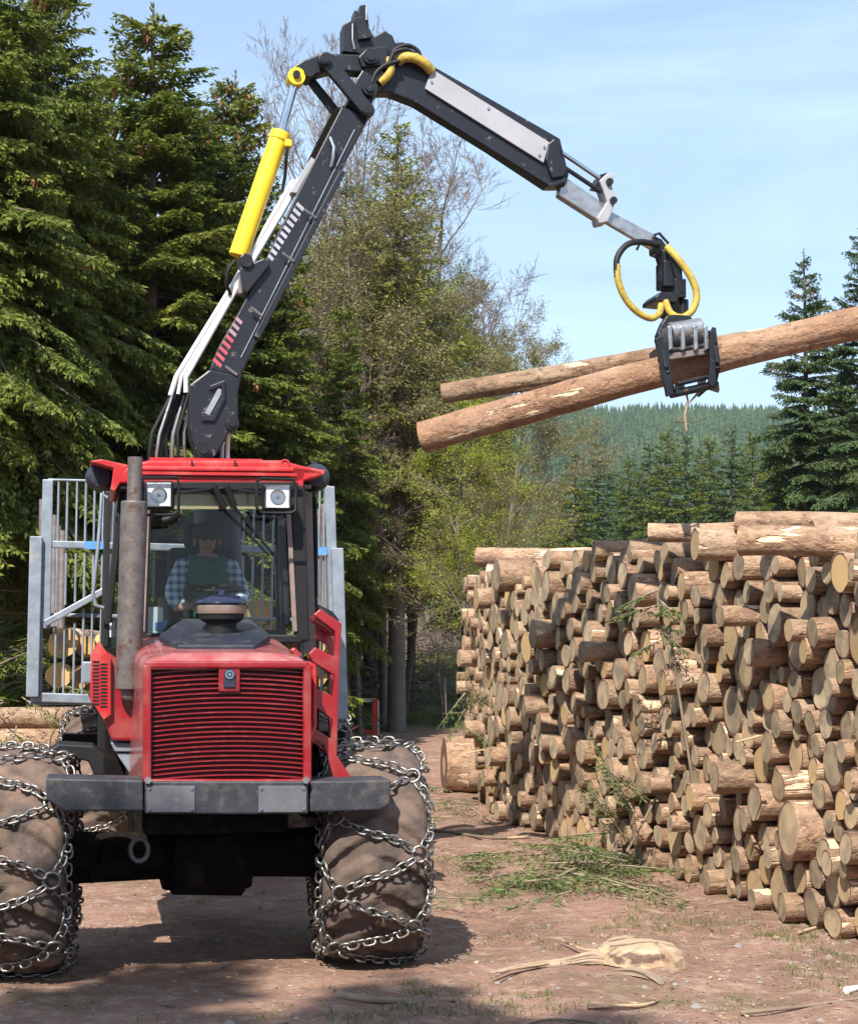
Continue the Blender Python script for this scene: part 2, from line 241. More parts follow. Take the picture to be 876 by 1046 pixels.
# ------------------------------------------------------------------ mesh builders
class MB:
    def __init__(s): s.v = []; s.f = []; s.m = []
    def add(s, vs, fs, mi=0):
        o = len(s.v); s.v += [tuple(v) for v in vs]; s.f += [tuple(i+o for i in f) for f in fs]; s.m += [mi]*len(fs)
    def box(s, c, d, R=None, mi=0):
        c = Vector(c); vs = []
        for x in (-.5, .5):
            for y in (-.5, .5):
                for z in (-.5, .5):
                    p = Vector((x*d[0], y*d[1], z*d[2]))
                    vs.append(c + (R @ p if R else p))
        s.add(vs, [(0,1,3,2),(4,6,7,5),(0,4,5,1),(2,3,7,6),(0,2,6,4),(1,5,7,3)], mi); return s
    def bar(s, a, b, w, h, up=(0,1,0), mi=0):
        "box beam from a to b, w along up-axis side, h along up"
        a = Vector(a); b = Vector(b); t = (b-a).normalized(); u = Vector(up); u = (u - t*u.dot(t)).normalized(); r = t.cross(u)
        vs = [p + r*(i*w/2) + u*(j*h/2) for p in (a, b) for i, j in ((-1,-1),(1,-1),(1,1),(-1,1))]
        s.add(vs, [(3,2,1,0),(4,5,6,7),(0,1,5,4),(1,2,6,5),(2,3,7,6),(3,0,4,7)], mi); return s
    def tube(s, pts, r, n=8, mi=0, cap=True, closed=False):
        pts = [Vector(p) for p in pts]; k = len(pts); rs = r if isinstance(r, (list, tuple)) else [r]*k
        vs = []; pu = None
        for i, p in enumerate(pts):
            if closed: t = (pts[(i+1) % k]-pts[i-1]).normalized()
            else: t = (pts[min(i+1, k-1)]-pts[max(i-1, 0)]).normalized()
            if pu is None:
                u = t.orthogonal().normalized()
            else:
                u = pu - t*pu.dot(t); u = u.normalized() if u.length > 1e-6 else t.orthogonal().normalized()
            pu = u; w = t.cross(u)
            for j in range(n):
                a = 2*pi*j/n; vs.append(p + (u*cos(a) + w*sin(a))*rs[i])
        fs = []
        for i in range(k if closed else k-1):
            i2 = (i+1) % k
            for j in range(n): fs.append((i*n+j, i*n+(j+1) % n, i2*n+(j+1) % n, i2*n+j))
        if cap and not closed:
            fs.append(tuple(range(n-1, -1, -1))); fs.append(tuple((k-1)*n+j for j in range(n)))
        s.add(vs, fs, mi); return s
    def cyl(s, a, b, r, r2=None, n=20, mi=0):
        return s.tube([a, b], [r, r if r2 is None else r2], n, mi)
    def prism(s, pts, vec, mi=0):
        pts = [Vector(p) for p in pts]; n = len(pts); vec = Vector(vec); vs = pts + [p+vec for p in pts]
        s.add(vs, [tuple(range(n)), tuple(range(2*n-1, n-1, -1))] + [(i, i+n, (i+1) % n+n, (i+1) % n) for i in range(n)], mi); return s
    def pq(s, pix, y0, y1, mi=0):
        "prism from pixel outline on machine plane y0, extruded back to y1"
        return s.prism([Q(x, y, y0) for x, y in pix], (0, y1-y0, 0), mi)
    def lathe(s, prof, c, axis='z', n=28, mi=0):
        c = Vector(c); vs = []; k = len(prof)
        for r, h in prof:
            for j in range(n):
                a = 2*pi*j/n
                vs.append(c + (Vector((r*cos(a), r*sin(a), h)) if axis == 'z' else Vector((h, r*cos(a), r*sin(a))) if axis == 'x' else Vector((r*sin(a), h, r*cos(a)))))
        fs = [(i*n+j, i*n+(j+1) % n, (i+1)*n+(j+1) % n, (i+1)*n+j) for i in range(k-1) for j in range(n)]
        s.add(vs, fs, mi); return s
    def build(s, name, mats, parent=None, smooth=None, bevel=0, seg=2, fix=True):
        me = bpy.data.meshes.new(name); me.from_pydata(s.v, [], s.f)
        for m in (mats if isinstance(mats, (list, tuple)) else [mats]): me.materials.append(m)
        if s.m and max(s.m) > 0: me.polygons.foreach_set('material_index', s.m)
        if fix:
            bm = bmesh.new(); bm.from_mesh(me); bmesh.ops.recalc_face_normals(bm, faces=bm.faces); bm.to_mesh(me); bm.free()
        o = bpy.data.objects.new(name, me); COL.objects.link(o)
        if smooth is not None:
            me.polygons.foreach_set('use_smooth', [True]*len(me.polygons)); me.set_sharp_from_angle(angle=radians(smooth))
        if bevel:
            bv = o.modifiers.new('bevel', 'BEVEL'); bv.width = bevel; bv.segments = seg; bv.limit_method = 'ANGLE'; bv.angle_limit = radians(38)
        if parent: o.parent = parent
        return o
def npmesh(name, V, quads, mats, mi=None, parent=None, smooth=False):
    "fast mesh from numpy arrays (quads: n x k)"
    me = bpy.data.meshes.new(name); n, k = quads.shape
    me.vertices.add(len(V)); me.vertices.foreach_set('co', np.ascontiguousarray(V, dtype=np.float32).ravel())
    me.loops.add(n*k); me.loops.foreach_set('vertex_index', quads.astype(np.int32).ravel())
    me.polygons.add(n); me.polygons.foreach_set('loop_start', np.arange(0, n*k, k, dtype=np.int32)); me.polygons.foreach_set('loop_total', np.full(n, k, dtype=np.int32))
    for m in (mats if isinstance(mats, (list, tuple)) else [mats]): me.materials.append(m)
    if mi is not None: me.polygons.foreach_set('material_index', mi.astype(np.int32))
    me.update(calc_edges=True)
    if smooth: me.polygons.foreach_set('use_smooth', [True]*n)
    return me
def link(name, me, parent=None):
    o = bpy.data.objects.new(name, me); COL.objects.link(o)
    if parent: o.parent = parent
    return o
def tag(o, label=None, cat=None, group=None, kind=None):
    if label: o['label'] = label
    if cat: o['category'] = cat
    if group: o['group'] = group
    if kind: o['kind'] = kind
    return o
def empty(name, loc=(0,0,0), rz=0):
    o = bpy.data.objects.new(name, None); COL.objects.link(o); o.location = loc; o.rotation_euler = (0, 0, rz); o.empty_display_size = 0.2; return o
def kids(o): return [c for c in bpy.data.objects if c.parent == o]
def copy_tree(o, ch=None):
    c = o.copy(); COL.objects.link(c)
    for k in (ch if ch is not None else kids(o)):
        q = k.copy(); COL.objects.link(q); q.parent = c
    return c

# ------------------------------------------------------------------ noise and terrain
def _h(ix, iy, s):
    n = (ix*374761393 + iy*668265263 + s*974711) & 0x7fffffff
    n = ((n ^ (n >> 13))*1274126177) & 0x7fffffff
    return ((n ^ (n >> 16)) & 0xffff)/65535.0
def vnoise(x, y, s=0):
    x = np.asarray(x, dtype=float); y = np.asarray(y, dtype=float)
    ix = np.floor(x).astype(np.int64); iy = np.floor(y).astype(np.int64); fx = x-ix; fy = y-iy
    fx = fx*fx*(3-2*fx); fy = fy*fy*(3-2*fy)
    return (_h(ix,iy,s)*(1-fx)+_h(ix+1,iy,s)*fx)*(1-fy) + (_h(ix,iy+1,s)*(1-fx)+_h(ix+1,iy+1,s)*fx)*fy
def sstep(a, b, x):
    t = np.clip((np.asarray(x, dtype=float)-a)/(b-a), 0, 1); return t*t*(3-2*t)
def hgt(x, y):
    x = np.asarray(x, dtype=float); y = np.asarray(y, dtype=float)
    z = 0.0*x
    near = 1-sstep(45, 70, y)
    z = z + near*((vnoise(x*0.7, y*0.7, 1)-0.5)*0.05 + (vnoise(x*2.6, y*2.6, 2)-0.5)*0.035 + (vnoise(x*8, y*8, 3)-0.5)*0.016)
    for cx_ in (0.45, 1.95): 
        c = cx_+0.02*(y-10)+0.12*np.sin(y*0.35); w_ = np.exp(-((x-c)/0.26)**2); z = z - near*w_*0.035*(0.7+0.3*np.sin(y*21+3*np.abs(x-c)/0.26)) + near*0.02*np.exp(-((np.abs(x-c)-0.42)/0.12)**2)
    z = z + 2.0*sstep(42, 64, y) + 2.5*sstep(64, 150, y)
    z = z + 1.6*sstep(-7, -22, x)*sstep(8, 22, y)*(1-sstep(60, 120, y))      # bank under the left wood
    R = 121 + 6*np.sin(x/230.0+0.9) + 3*np.sin(x/90.0) 
    z = z + R*sstep(260, 1150, y)*(0.98+0.04*vnoise(x/70, y/70, 5)) - 60*sstep(1150, 2400, y)
    return z
def hg(x, y): return float(hgt(x, y))

def ground():
    ys = np.concatenate([np.linspace(-40, 5, 24, endpoint=False), np.arange(5, 30, 0.085), np.linspace(30, 60, 110, endpoint=False), np.linspace(60, 200, 60, endpoint=False), np.linspace(200, 3600, 150)])
    xp = np.concatenate([np.arange(0, 6, 0.085), np.linspace(6, 20, 70, endpoint=False), np.linspace(20, 80, 50, endpoint=False), np.linspace(80, 1800, 70)])
    xs = np.concatenate([-xp[:0:-1], xp])
    X, Y = np.meshgrid(xs, ys); Z = hgt(X, Y)
    V = np.stack([X.ravel(), Y.ravel(), Z.ravel()], 1); nx = len(xs); ny = len(ys)
    i = (np.arange(ny-1)[:, None]*nx + np.arange(nx-1)[None, :]).ravel()
    q = np.stack([i, i+1, i+1+nx, i+nx], 1)
    m = bpy.data.materials.new('dirt_and_grass'); m.use_nodes = True; N = m.node_tree.nodes; L = m.node_tree.links; b = N['Principled BSDF']; b.inputs['Roughness'].default_value = 0.95; b.inputs['Specular IOR Level'].default_value = 0.15
    t = N.new('ShaderNodeTexCoord')
    def noise(s, d=7, w=0.62):
        k = N.new('ShaderNodeTexNoise'); k.inputs['Scale'].default_value = s; k.inputs['Detail'].default_value = d; k.inputs['Roughness'].default_value = w; L.new(t.outputs['Object'], k.inputs[0]); return k.outputs[0]
    def rng(src, a, bb, c=0., d=1.):
        k = N.new('ShaderNodeMapRange'); k.inputs[1].default_value = a; k.inputs[2].default_value = bb; k.inputs[3].default_value = c; k.inputs[4].default_value = d; L.new(src, k.inputs[0]); return k.outputs[0]
    def mx(f, a, bb):
        k = N.new('ShaderNodeMix'); k.data_type = 'RGBA'; L.new(f, k.inputs[0])
        for ii, v in ((6, a), (7, bb)):
            if isinstance(v, tuple): k.inputs[ii].default_value = (*v, 1)
            else: L.new(v, k.inputs[ii])
        return k.outputs[2]
    def mth(op, a, bb):
        k = N.new('ShaderNodeMath'); k.operation = op; k.use_clamp = (op != 'MULTIPLY_ADD')
        for ii, v in ((0, a), (1, bb)):
            if isinstance(v, (int, float)): k.inputs[ii].default_value = v
            else: L.new(v, k.inputs[ii])
        return k.outputs[0]
    c = mx(rng(noise(1.1), 0.38, 0.62), (0.32,0.188,0.135), (0.21,0.122,0.088))
    c = mx(rng(noise(7), 0.5, 0.72), c, (0.40,0.29,0.22))
    c = mx(rng(noise(38, 4), 0.58, 0.70), c, (0.17,0.105,0.08))
    c = mx(rng(noise(90, 2), 0.64, 0.70), c, (0.46,0.36,0.29))
    sx = N.new('ShaderNodeSeparateXYZ'); L.new(t.outputs['Object'], sx.inputs[0])
    # grass: patches in the yard, more beyond 38 m
    gm = mth('MULTIPLY', rng(noise(0.55, 6, 0.7), 0.56, 0.66), 0.55)
    jx = mth('ADD', rng(noise(0.25), 0.3, 0.7, 0, 0.5), 0)
    far = rng(sx.outputs['Y'], 37, 42)
    g2 = mth('MULTIPLY', far, rng(noise(0.5), 0.34, 0.5, 0.25, 1.0))
    # verge left of x=-6 
    lf = rng(sx.outputs['X'], -5.0, -8.0); g3 = mth('MULTIPLY', lf, 0.85)
    gfc = mx(rng(noise(2.2), 0.4, 0.6), (0.10,0.125,0.034), (0.16,0.125,0.06))
    fl = mx(rng(noise(1.7), 0.42, 0.6), (0.12,0.085,0.055), (0.08,0.08,0.035))
    c = mx(gm, c, (0.17,0.15,0.075)); c = mx(g2, c, gfc); c = mx(g3, c, fl)
    L.new(c, b.inputs['Base Color'])
    bn = N.new('ShaderNodeBump'); bn.inputs['Strength'].default_value = 0.9; bn.inputs['Distance'].default_value = 0.055
    s1 = mth('MULTIPLY_ADD', noise(26, 8, 0.7), 0.5); L.new(noise(6, 5), s1.node.inputs[2])
    L.new(s1, bn.inputs['Height']); L.new(bn.outputs[0], b.inputs['Normal'])
    o = link('ground', npmesh('ground', V, q, m, smooth=True)); tag(o, kind='structure')
ground()

# ================================================================== THE FORWARDER
fw = empty('forwarder', VO, VY)
tag(fw, 'red forwarder with loader crane and chained tyres facing the camera beside the log stack', 'forwarder')

# ---- bumper
b = MB(); b.pq([(148,798),(315,798),(315,832),(148,832)], 0.0, 0.35)
bm_ = b.build('front_bumper', M_bump, fw, bevel=0.012)
b = MB(); b.pq([(47,795),(146.5,797),(146.5,829),(66,829),(47,817)], 0.015, 0.36); b.build('bumper_arm', M_bump, bm_, bevel=0.012)
b = MB(); b.pq([(316.5,798),(400,797),(398,822),(388,828),(316.5,830)], 0.015, 0.36); b.build('bumper_arm', M_bump, bm_, bevel=0.012)
for x0, x1 in ((150,199), (264,313)):
    b = MB(); b.pq([(x0,803),(x1,803),(x1,830),(x0,830)], -0.012, -0.001)
    for bx_, by_ in ((x0+3,806),(x1-3,806),(x0+3,827),(x1-3,827)):
        p = Q(bx_, by_, -0.012); b.cyl(p, p+Vector((0,-0.008,0)), 0.009, n=8)
    b.build('bumper_plate', M_plate, bm_, bevel=0.003)
# ---- chassis and axles underneath
b = MB(); b.box((0.02,1.9,0.83), (0.95,2.2,0.5)); b.box((0.02,0.6,1.0), (0.9,0.5,0.25)); b.box((0.02,1.7,0.55),(0.6,1.2,0.25))
ch = b.build('chassis', M_under, fw, bevel=0.03)
b = MB(); b.tube([(-1.05,0.85,0.69),(-0.3,0.85,0.69),(-0.22,0.85,0.69),(0.22,0.85,0.69),(0.3,0.85,0.69),(1.0,0.85,0.69)], [0.17,0.15,0.25,0.27,0.15,0.17], 20)
b.lathe([(0,-0.06),(0.10,-0.06),(0.15,0.02),(0.12,0.1),(0,0.12)], (-0.58,0.72,0.70), 'y'); b.tube([(-0.75,0.5,0.62),(-0.3,0.55,0.72)],0.05,10); b.build('front_axle', M_under, fw, smooth=40)
p = Q(142,868,0.5); b = MB(); b.tube([p+Vector((0.055*cos(a),-0.02,0.07*sin(a))) for a in [2*pi*i/14 for i in range(14)]], 0.016, 7, closed=True); b.build('towing_eye', M_stake, ch, smooth=60)
# fender rubber on the left
b = MB(); b.pq([(48,768),(60,760),(95,762),(107,772),(107,792),(96,792),(90,778),(60,772)], 0.75, 1.1); b.build('mud_flap', M_rubber, fw, bevel=0.01)

# ---- hood
b = MB()
fr = [(147,682),(152,674),(180,668),(285,668),(310,674),(316,682),(315,799),(147,799)]
fpts = [Q(x, y, 0.12) for x, y in fr]
rearpx = [(139,655),(146,650),(180,646),(262,646),(292,648),(302,654)]
A_ = [Q(147,682,0.12), Q(152,674,0.16), Q(178,667,0.2), Q(286,667,0.2), Q(311,674,0.16), Q(316,682,0.12), Q(315,800,0.12), Q(147,800,0.12)]
zt = 2.075
B_ = [Vector((-0.52,1.32,zt-0.06)), Vector((-0.47,1.32,zt)), Vector((-0.3,1.32,zt+0.03)), Vector((0.36,1.32,zt+0.03)), Vector((0.5,1.32,zt)), Vector((0.55,1.32,zt-0.06)), Vector((0.55,1.32,1.1)), Vector((-0.52,1.32,1.1))]
n = 8; vs = A_+B_
b.add(vs, [tuple(range(8)), tuple(range(15,7,-1))]+[(i, i+8, (i+1)%8+8, (i+1)%8) for i in range(8)])
hood = b.build('hood', M_hood, fw, bevel=0.025, seg=3)
# grille
gy = 0.06
def qd(x, y): return Q(x, y, gy)
b = MB()
for a, c, w in (((148,679),(315,679),0.045),((148,799),(315,799),0.04)): b.bar(Q(*a,gy), Q(*c,gy), 0.10, w, (0,0,1))
for a, c in (((150,679),(150,799)),((313,679),(313,799))): b.bar(Q(*a,gy), Q(*c,gy), 0.10, 0.05, (1,0,0))
gr = b.build('grille', M_red, hood, bevel=0.012)
p0 = Q(153,684,gy+0.045); p1 = Q(310,797,gy+0.045)
b = MB(); b.box(((p0.x+p1.x)/2, p0.y, (p0.z+p1.z)/2), (p1.x-p0.x, 0.02, p0.z-p1.z)); b.build('grille_backing', mat('grille_mesh', (0.10,0.007,0.012), rough=0.7), hood)
b = MB(); ns = 23; xl = p0.x; xr = p1.x; xc = (xl+xr)/2; hw = (xr-xl)/2
for i in range(ns):
    z = p0.z + (p1.z-p0.z)*(i+0.6)/(ns+0.4)
    prof = []
    for k in range(13):
        u = -1+2*k/12; prof.append(Vector((xc+u*hw, gy-0.012+0.012*u*u, z+0.028*(1-u*u)-0.012)))
    for k in range(12):
        a, c = prof[k], prof[k+1]; o1 = Vector((0,0.034,-0.004)); o2 = Vector((0,0,0.009)); o3=Vector((0,0.0,0.007))
        b.add([a, c, c+o2, a+o2, a+o1, c+o1, c+o1+o3, a+o1+o3], [(0,1,2,3),(3,2,6,7),(1,0,4,5),(5,4,7,6)])
b.build('grille_slats', M_slat, hood, fix=False)
p = Q(234,689,gy-0.03); b = MB(); b.box((p.x,p.y,p.z-0.02),(0.13,0.02,0.17)); b.build('emblem_mount', M_slat, hood, bevel=0.006)
b = MB(); b.box((p.x,p.y-0.016,p.z-0.05),(0.07,0.012,0.05),mi=0); b.lathe([(0,-0.034),(0.03,-0.034),(0.033,-0.022),(0.033,-0.006)], p, 'y', 24, mi=0)
b.lathe([(0.018,-0.0365),(0.026,-0.0365),(0.026,-0.033)], p, 'y', 24, mi=1); b.cyl(p+Vector((0,-0.038,0)), p+Vector((0,-0.033,0)), 0.009, n=16, mi=1)
b.build('emblem', [M_cap, mat('emblem_blue',(0.12,0.22,0.32),rough=0.3)], hood, smooth=40)
for x in (151,312):
    p = Q(x,797,-0.01); b = MB(); b.cyl(p, p+Vector((0,-0.025,0)), 0.022, n=6); b.build('latch_bolt', M_steel, hood)
# dark cover on the hood top
cv = [(163,648,0.75),(186,632,1.22),(255,632,1.22),(276,648,0.75),(260,659,0.42),(182,659,0.42)]
b = MB(); tp = [Q(x,y,d) for x,y,d in cv]; b.prism(tp, (0,0,-0.05)); b.build('hood_cover', M_cover, fw, bevel=0.008)
# body shell left of hood (under the cab)
b = MB(); b.pq([(104,662),(146,690),(147,758),(114,757),(100,718),(98,690)], 0.95, 1.9); b.build('cab_side_body', M_red, fw, bevel=0.02)
b = MB(); b.pq([(113,759),(147,759),(147,768),(117,768)], 1.0, 1.8); b.pq([(118,769),(147,769),(147,797),(137,797)], 1.02, 1.8); b.build('step_plate', M_galv, fw, bevel=0.006)
b = MB(); b.pq([(93,668),(101,655),(113,672),(113,730),(106,735),(92,714)], 0.9, 1.05, mi=0)
for r in range(2):
    for k in range(13):
        p = Q(98+r*8, 676+k*3.6+r*2.5, 0.898); b.box(p, (0.042,0.006,0.010), mi=1)
b.build('vent_panel', [M_redroof, M_rubber], fw)

# ---- cab
cab = MB()
def pil(a, c, w, d=0.1, y0=1.35, y1=None, mb=None, mi=0):
    (mb or cab).bar(Q(*a, y0), Q(*c, y0 if y1 is None else y1), w, d, (0,1,0), mi)
yf, yr = 1.35, 2.75
# front frame (black), pillars
pil((150,492),(145,652),0.07); pil((303,495),(308,655),0.10); pil((146,497),(305,497),0.07); pil((145,651),(308,653),0.06)
pil((125,500),(107,662),0.05,0.06,1.6); pil((318,500),(322,672),0.05,0.06,1.6)
# rear pillars
cb = cab.build('cab_frame', M_rubber, fw, bevel=0.012); cab = MB()
for xx in (-0.66,0.70): cab.bar((xx,yr,1.2),(xx*0.95,yr,3.2),0.07,0.07)
cab.bar((-0.64,yr,3.16),(0.68,yr,3.16),0.07,0.07); cab.bar((-0.66,yr,1.7),(0.7,yr,1.7),0.08,0.9,(0,0,1))
cab.build('cab_rear_frame', M_rubber, fw, bevel=0.012)
b = MB(); b.box((0.02,2.05,1.25),(1.34,1.4,0.55)); b.build('cab_floor', M_under, fw, bevel=0.02)
b = MB()   # rust-brown inner edge strips
b.bar(Q(294,512,1.30), Q(301,645,1.30), 0.03,0.03); M_trim = mat('worn_brown_trim', (0.23,0.16,0.135),(0.14,0.11,0.10), rough=0.6, scale=12); b.build('window_trim', M_trim, cb)
b = MB(); b.bar(Q(314,503,1.52), Q(318,668,1.52), 0.06,0.03); b.build('window_trim', M_trim, cb)
b = MB(); b.bar(Q(152,515,1.3), Q(147,645,1.3), 0.012,0.012); b.build('window_trim', M_trim, cb)
# glass
b = MB(); b.add([Q(149,499,1.34),Q(304,499,1.34),Q(308,652,1.34),Q(146,652,1.34)], [(0,1,2,3)]); b.build('windshield', M_glass, cb)
def sideglass(pix_y):
    m_ = MB(); m_.add([Q(x, y, d) for x, y, d in pix_y], [(0,1,2,3)]); return m_.build('side_window', M_glass, cb)
sideglass([(147,500,1.36),(125,503,1.6),(109,660,1.6),(142,672,1.36)])
xs_ = Q(125,503,1.6); b = MB(); b.add([Q(125,503,1.61), Vector((-0.64,yr,3.15)), Vector((-0.66,yr,2.0)), Q(108,660,1.61)], [(0,1,2,3)]); b.build('side_window', M_glass, cb)
# right flank: grey and brown door posts seen edge-on
b = MB(); b.bar(Q(307,512,1.42),Q(313,668,1.42),0.05,0.05); b.build('door_post', M_stake, cb)
b = MB(); b.bar(Q(288,525,1.45),Q(291,640,1.45),0.07,0.07); b.build('inner_post', M_cover, cb, bevel=0.015)
# roof
rf = MB()
rf.pq([(120,488),(131,474),(152,470),(288,470),(306,475),(330,480),(331,485),(303,494),(120,494)], 1.30, 2.9)
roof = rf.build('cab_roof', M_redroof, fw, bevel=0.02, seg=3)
b = MB(); b.bar(Q(152,484,1.29),Q(296,486,1.29),0.012,0.02,(0,0,1)); b.build('roof_groove', M_rubber, roof)
b = MB(); b.bar(Q(132,478.5,1.27),Q(300,480,1.27),0.05,0.03,(0,0,1)); b.build('roof_lip', M_redroof, roof, bevel=0.008)
for xx in (196,240): b = MB(); b.bar(Q(xx,470,1.28),Q(xx,482,1.28),0.01,0.02,(0,1,0)); b.build('roof_joint', M_rubber, roof)
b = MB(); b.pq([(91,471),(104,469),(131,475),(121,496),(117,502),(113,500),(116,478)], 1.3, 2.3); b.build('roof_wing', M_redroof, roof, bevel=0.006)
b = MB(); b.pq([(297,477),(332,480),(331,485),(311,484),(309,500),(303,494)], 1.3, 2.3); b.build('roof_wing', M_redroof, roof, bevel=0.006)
b = MB(); b.pq([(153,467),(268,469),(268,472),(153,471)], 1.5, 2.6); b.bar(Q(140,483,1.2),Q(303,485,1.2),0.03,0.02,(0,0,1)); b.build('roof_rail', M_redroof, roof)
p = Q(291,474,1.3); b = MB(); b.tube([p+Vector((0.028*cos(a),0,0.028*sin(a))) for a in [2*pi*i/14 for i in range(14)]], 0.008, 6, closed=True); b.build('lifting_eye', M_redroof, roof, smooth=60)
b = MB(); b.pq([(122,495),(318,495),(318,499),(122,499)], 1.325, 2.6); b.build('roof_lining', M_rubber, roof)
# visor band behind glass, grey arch above
b = MB(); b.prism([Q(178,505,1.355),Q(270,505,1.355),Q(271,520,1.355),Q(178,520,1.355)], (0,0.01,0)); b.build('sun_visor', M_visor, cb)
b = MB(); pts = [Q(180+90*k/10, 503-4*sin(pi*k/10), 1.31) for k in range(11)]; b.tube(pts, 0.012, 6); b.build('glass_edge', M_plate, cb)
# paper notes
b = MB(); b.prism([Q(150,620,1.38),Q(166,620,1.38),Q(167,647,1.38),Q(149,647,1.38)], (0,0.004,0)); b.build('paper_note', M_paper, cb)
b = MB(); b.prism([Q(158,636,1.372),Q(172,634,1.372),Q(166,645,1.372),Q(158,643,1.372)], (0,0.002,0)); b.build('blue_label', M_blue, cb)
b = MB(); b.prism([Q(112,637,1.57),Q(118,634,1.57),Q(118,650,1.57),Q(112,651,1.57)], (0,0.003,0)); b.build('paper_note', M_paper, cb)
# seat and wheel
p = Q(207,600,2.15)
b = MB(); b.box((p.x,2.35,2.38),(0.5,0.12,0.75)); b.box((p.x,2.05,1.98),(0.5,0.5,0.14)); b.box((p.x,2.37,2.84),(0.26,0.1,0.2)); b.box((p.x,2.1,1.75),(0.3,0.3,0.45)); b.build('seat', M_seat, fw, bevel=0.05, seg=3)
sw = Q(219,601,1.62); b = MB()
ring = [sw+Vector((0.2*cos(a), 0.2*sin(a)*0.94, 0.2*sin(a)*0.12)) for a in [2*pi*i/32 for i in range(32)]]
b.tube(ring, 0.013, 8, closed=True); b.tube([ring[0], sw+Vector((0,0,-0.02)), ring[16]], 0.012, 6); b.tube([sw, sw+Vector((0,-0.12,-0.32))], 0.03, 8); b.build('steering_wheel', M_rubber, fw, smooth=60)
# wipers
for a, m_, c in (((219,497),(229,519),(275,568)), ((231,497),(239,517),(282,570))):
    b = MB(); b.tube([Q(*a,1.24),Q(*m_,1.27)], 0.024, 8); b.tube([Q(*m_,1.27),Q(*c,1.31)], 0.008, 6); b.build('wiper', M_rubber, fw, smooth=50)
b = MB(); b.tube([Q(283,530,1.30),Q(281,566,1.30),Q(282,618,1.30)], 0.007, 6); b.build('wiper', M_rubber, fw)
# work lights
def lamp(x0, x1, y0, y1, side):
    d = 1.08; h = MB(); h.pq([(x0-2,y0-2),(x1+2,y0-2),(x1+2,y1+2),(x0-2,y1+2)], d, d+0.12); o = h.build('work_light', M_rubber, fw, bevel=0.015, seg=3)
    r = MB(); r.pq([(x0,y0),(x1,y0),(x1,y1),(x0,y1)], d-0.012, d-0.002); r.build('lamp_rim', M_steel, o, bevel=0.006)
    c = Q((x0+x1)/2,(y0+y1)/2,d-0.014); rr = (x1-x0)/2/150.0
    r = MB(); r.box(c+Vector((0,0.0,0)), (rr*1.8,0.004,rr*1.75)); r.build('lamp_lens', mat('lamp_glass', (0.66,0.68,0.69),(0.5,0.52,0.54), rough=0.15, scale=40, coat=0.5, bump=0.3, bscale=90), o)
    r = MB(); r.lathe([(rr*0.60,-0.004),(rr*0.62,-0.008),(rr*0.28,-0.003),(0.0,-0.009)], c, 'y', 24); r.build('lamp_bulb', mat('lamp_bowl', (0.30,0.31,0.33), rough=0.12, metal=0.8), o, smooth=50)
    g = MB(); gp = [(x0-4,y0-5),(x1+6,y0-5),(x1+8,y0+2),(x1+7,y1+5),(x1,y1+8),(x0-2,y1+8),(x0-5,y1+3)] if side < 0 else [(x0-9,y0-4),(x0-4,y0-7),(x1+3,y0-6),(x1+6,y0),(x1+6,y1+2),(x1+1,y1+5),(x0-4,y1+5),(x0-9,y1-1)]
    g.tube([Q(x,y,d-0.06) for x,y in gp], 0.011, 6, closed=True); g.tube([Q(x0+8,y1+8,d-0.06), Q(x0+6,y1+12,d+0.15)], 0.012, 6); g.build('lamp_guard', M_rubber, o, smooth=60)
    return o
lamp(150,175,493,518,-1); lamp(271,296,496,519,1)
b = MB(); b.tube([Q(155,533,1.15),Q(172,531,1.12),Q(183,524,1.1)], 0.03, 8); b.build('lamp_bracket', M_rubber, fw, smooth=60)
# black side lamps under the roof wings
for cx, sgn in ((102,1),(322,-1)):
    c = Q(cx,488,1.6); b = MB(); b.lathe([(0,-0.1),(0.07,-0.09),(0.10,-0.03),(0.09,0.05),(0.04,0.12),(0,0.13)], c, 'y', 20); b.box(c+Vector((0,0.1,0.06)),(0.03,0.03,0.14)); b.build('side_lamp', M_cover, fw, smooth=50)
# mirror and grab rods
b = MB(); b.tube([Q(x,y,1.45) for x,y in [(110,508),(104,504),(103,520),(100,560),(95,605),(97,618),(106,621)]], 0.013, 7); b.build('mirror_bracket', M_galv, fw, smooth=60)
b = MB(); b.tube([Q(x,y,1.55) for x,y in [(318,510),(322,508),(323,560),(323,610),(319,622),(311,625)]], 0.013, 7); b.tube([Q(x,y,1.55) for x,y in [(314,624),(325,622),(337,628),(343,636)]], 0.03, 8); b.build('mirror_bracket', M_rubber, fw, smooth=60)
# exhaust
b = MB(); ex = 0.84; b.cyl(Q(137,512,ex), Q(131,705,ex), 0.085, n=28); b.build('exhaust_muffler', M_exh, fw, smooth=40, bevel=0.01)
b = MB(); b.cyl(Q(137,512,ex), Q(138,474,ex), 0.047, n=24)
p = Q(138,474,ex); 
for k in range(3): pass
b.lathe([(0.047,0),(0.048,0.045),(0.038,0.045),(0.038,-0.06),(0,-0.06)], p, 'z', 24); b.build('exhaust_tip', M_exh, fw, smooth=40)
b = MB(); b.tube([Q(131,704,ex),Q(131,700,ex)], 0.05, 18); p = Q(131.5,705,ex); b.tube([p, p+Vector((0,0,-0.02)), p+Vector((0.02,0.03,-0.06)), p+Vector((0.1,0.08,-0.075))], [0.052,0.052,0.045,0.03], 16); b.build('exhaust_elbow', M_stake, fw, smooth=50)
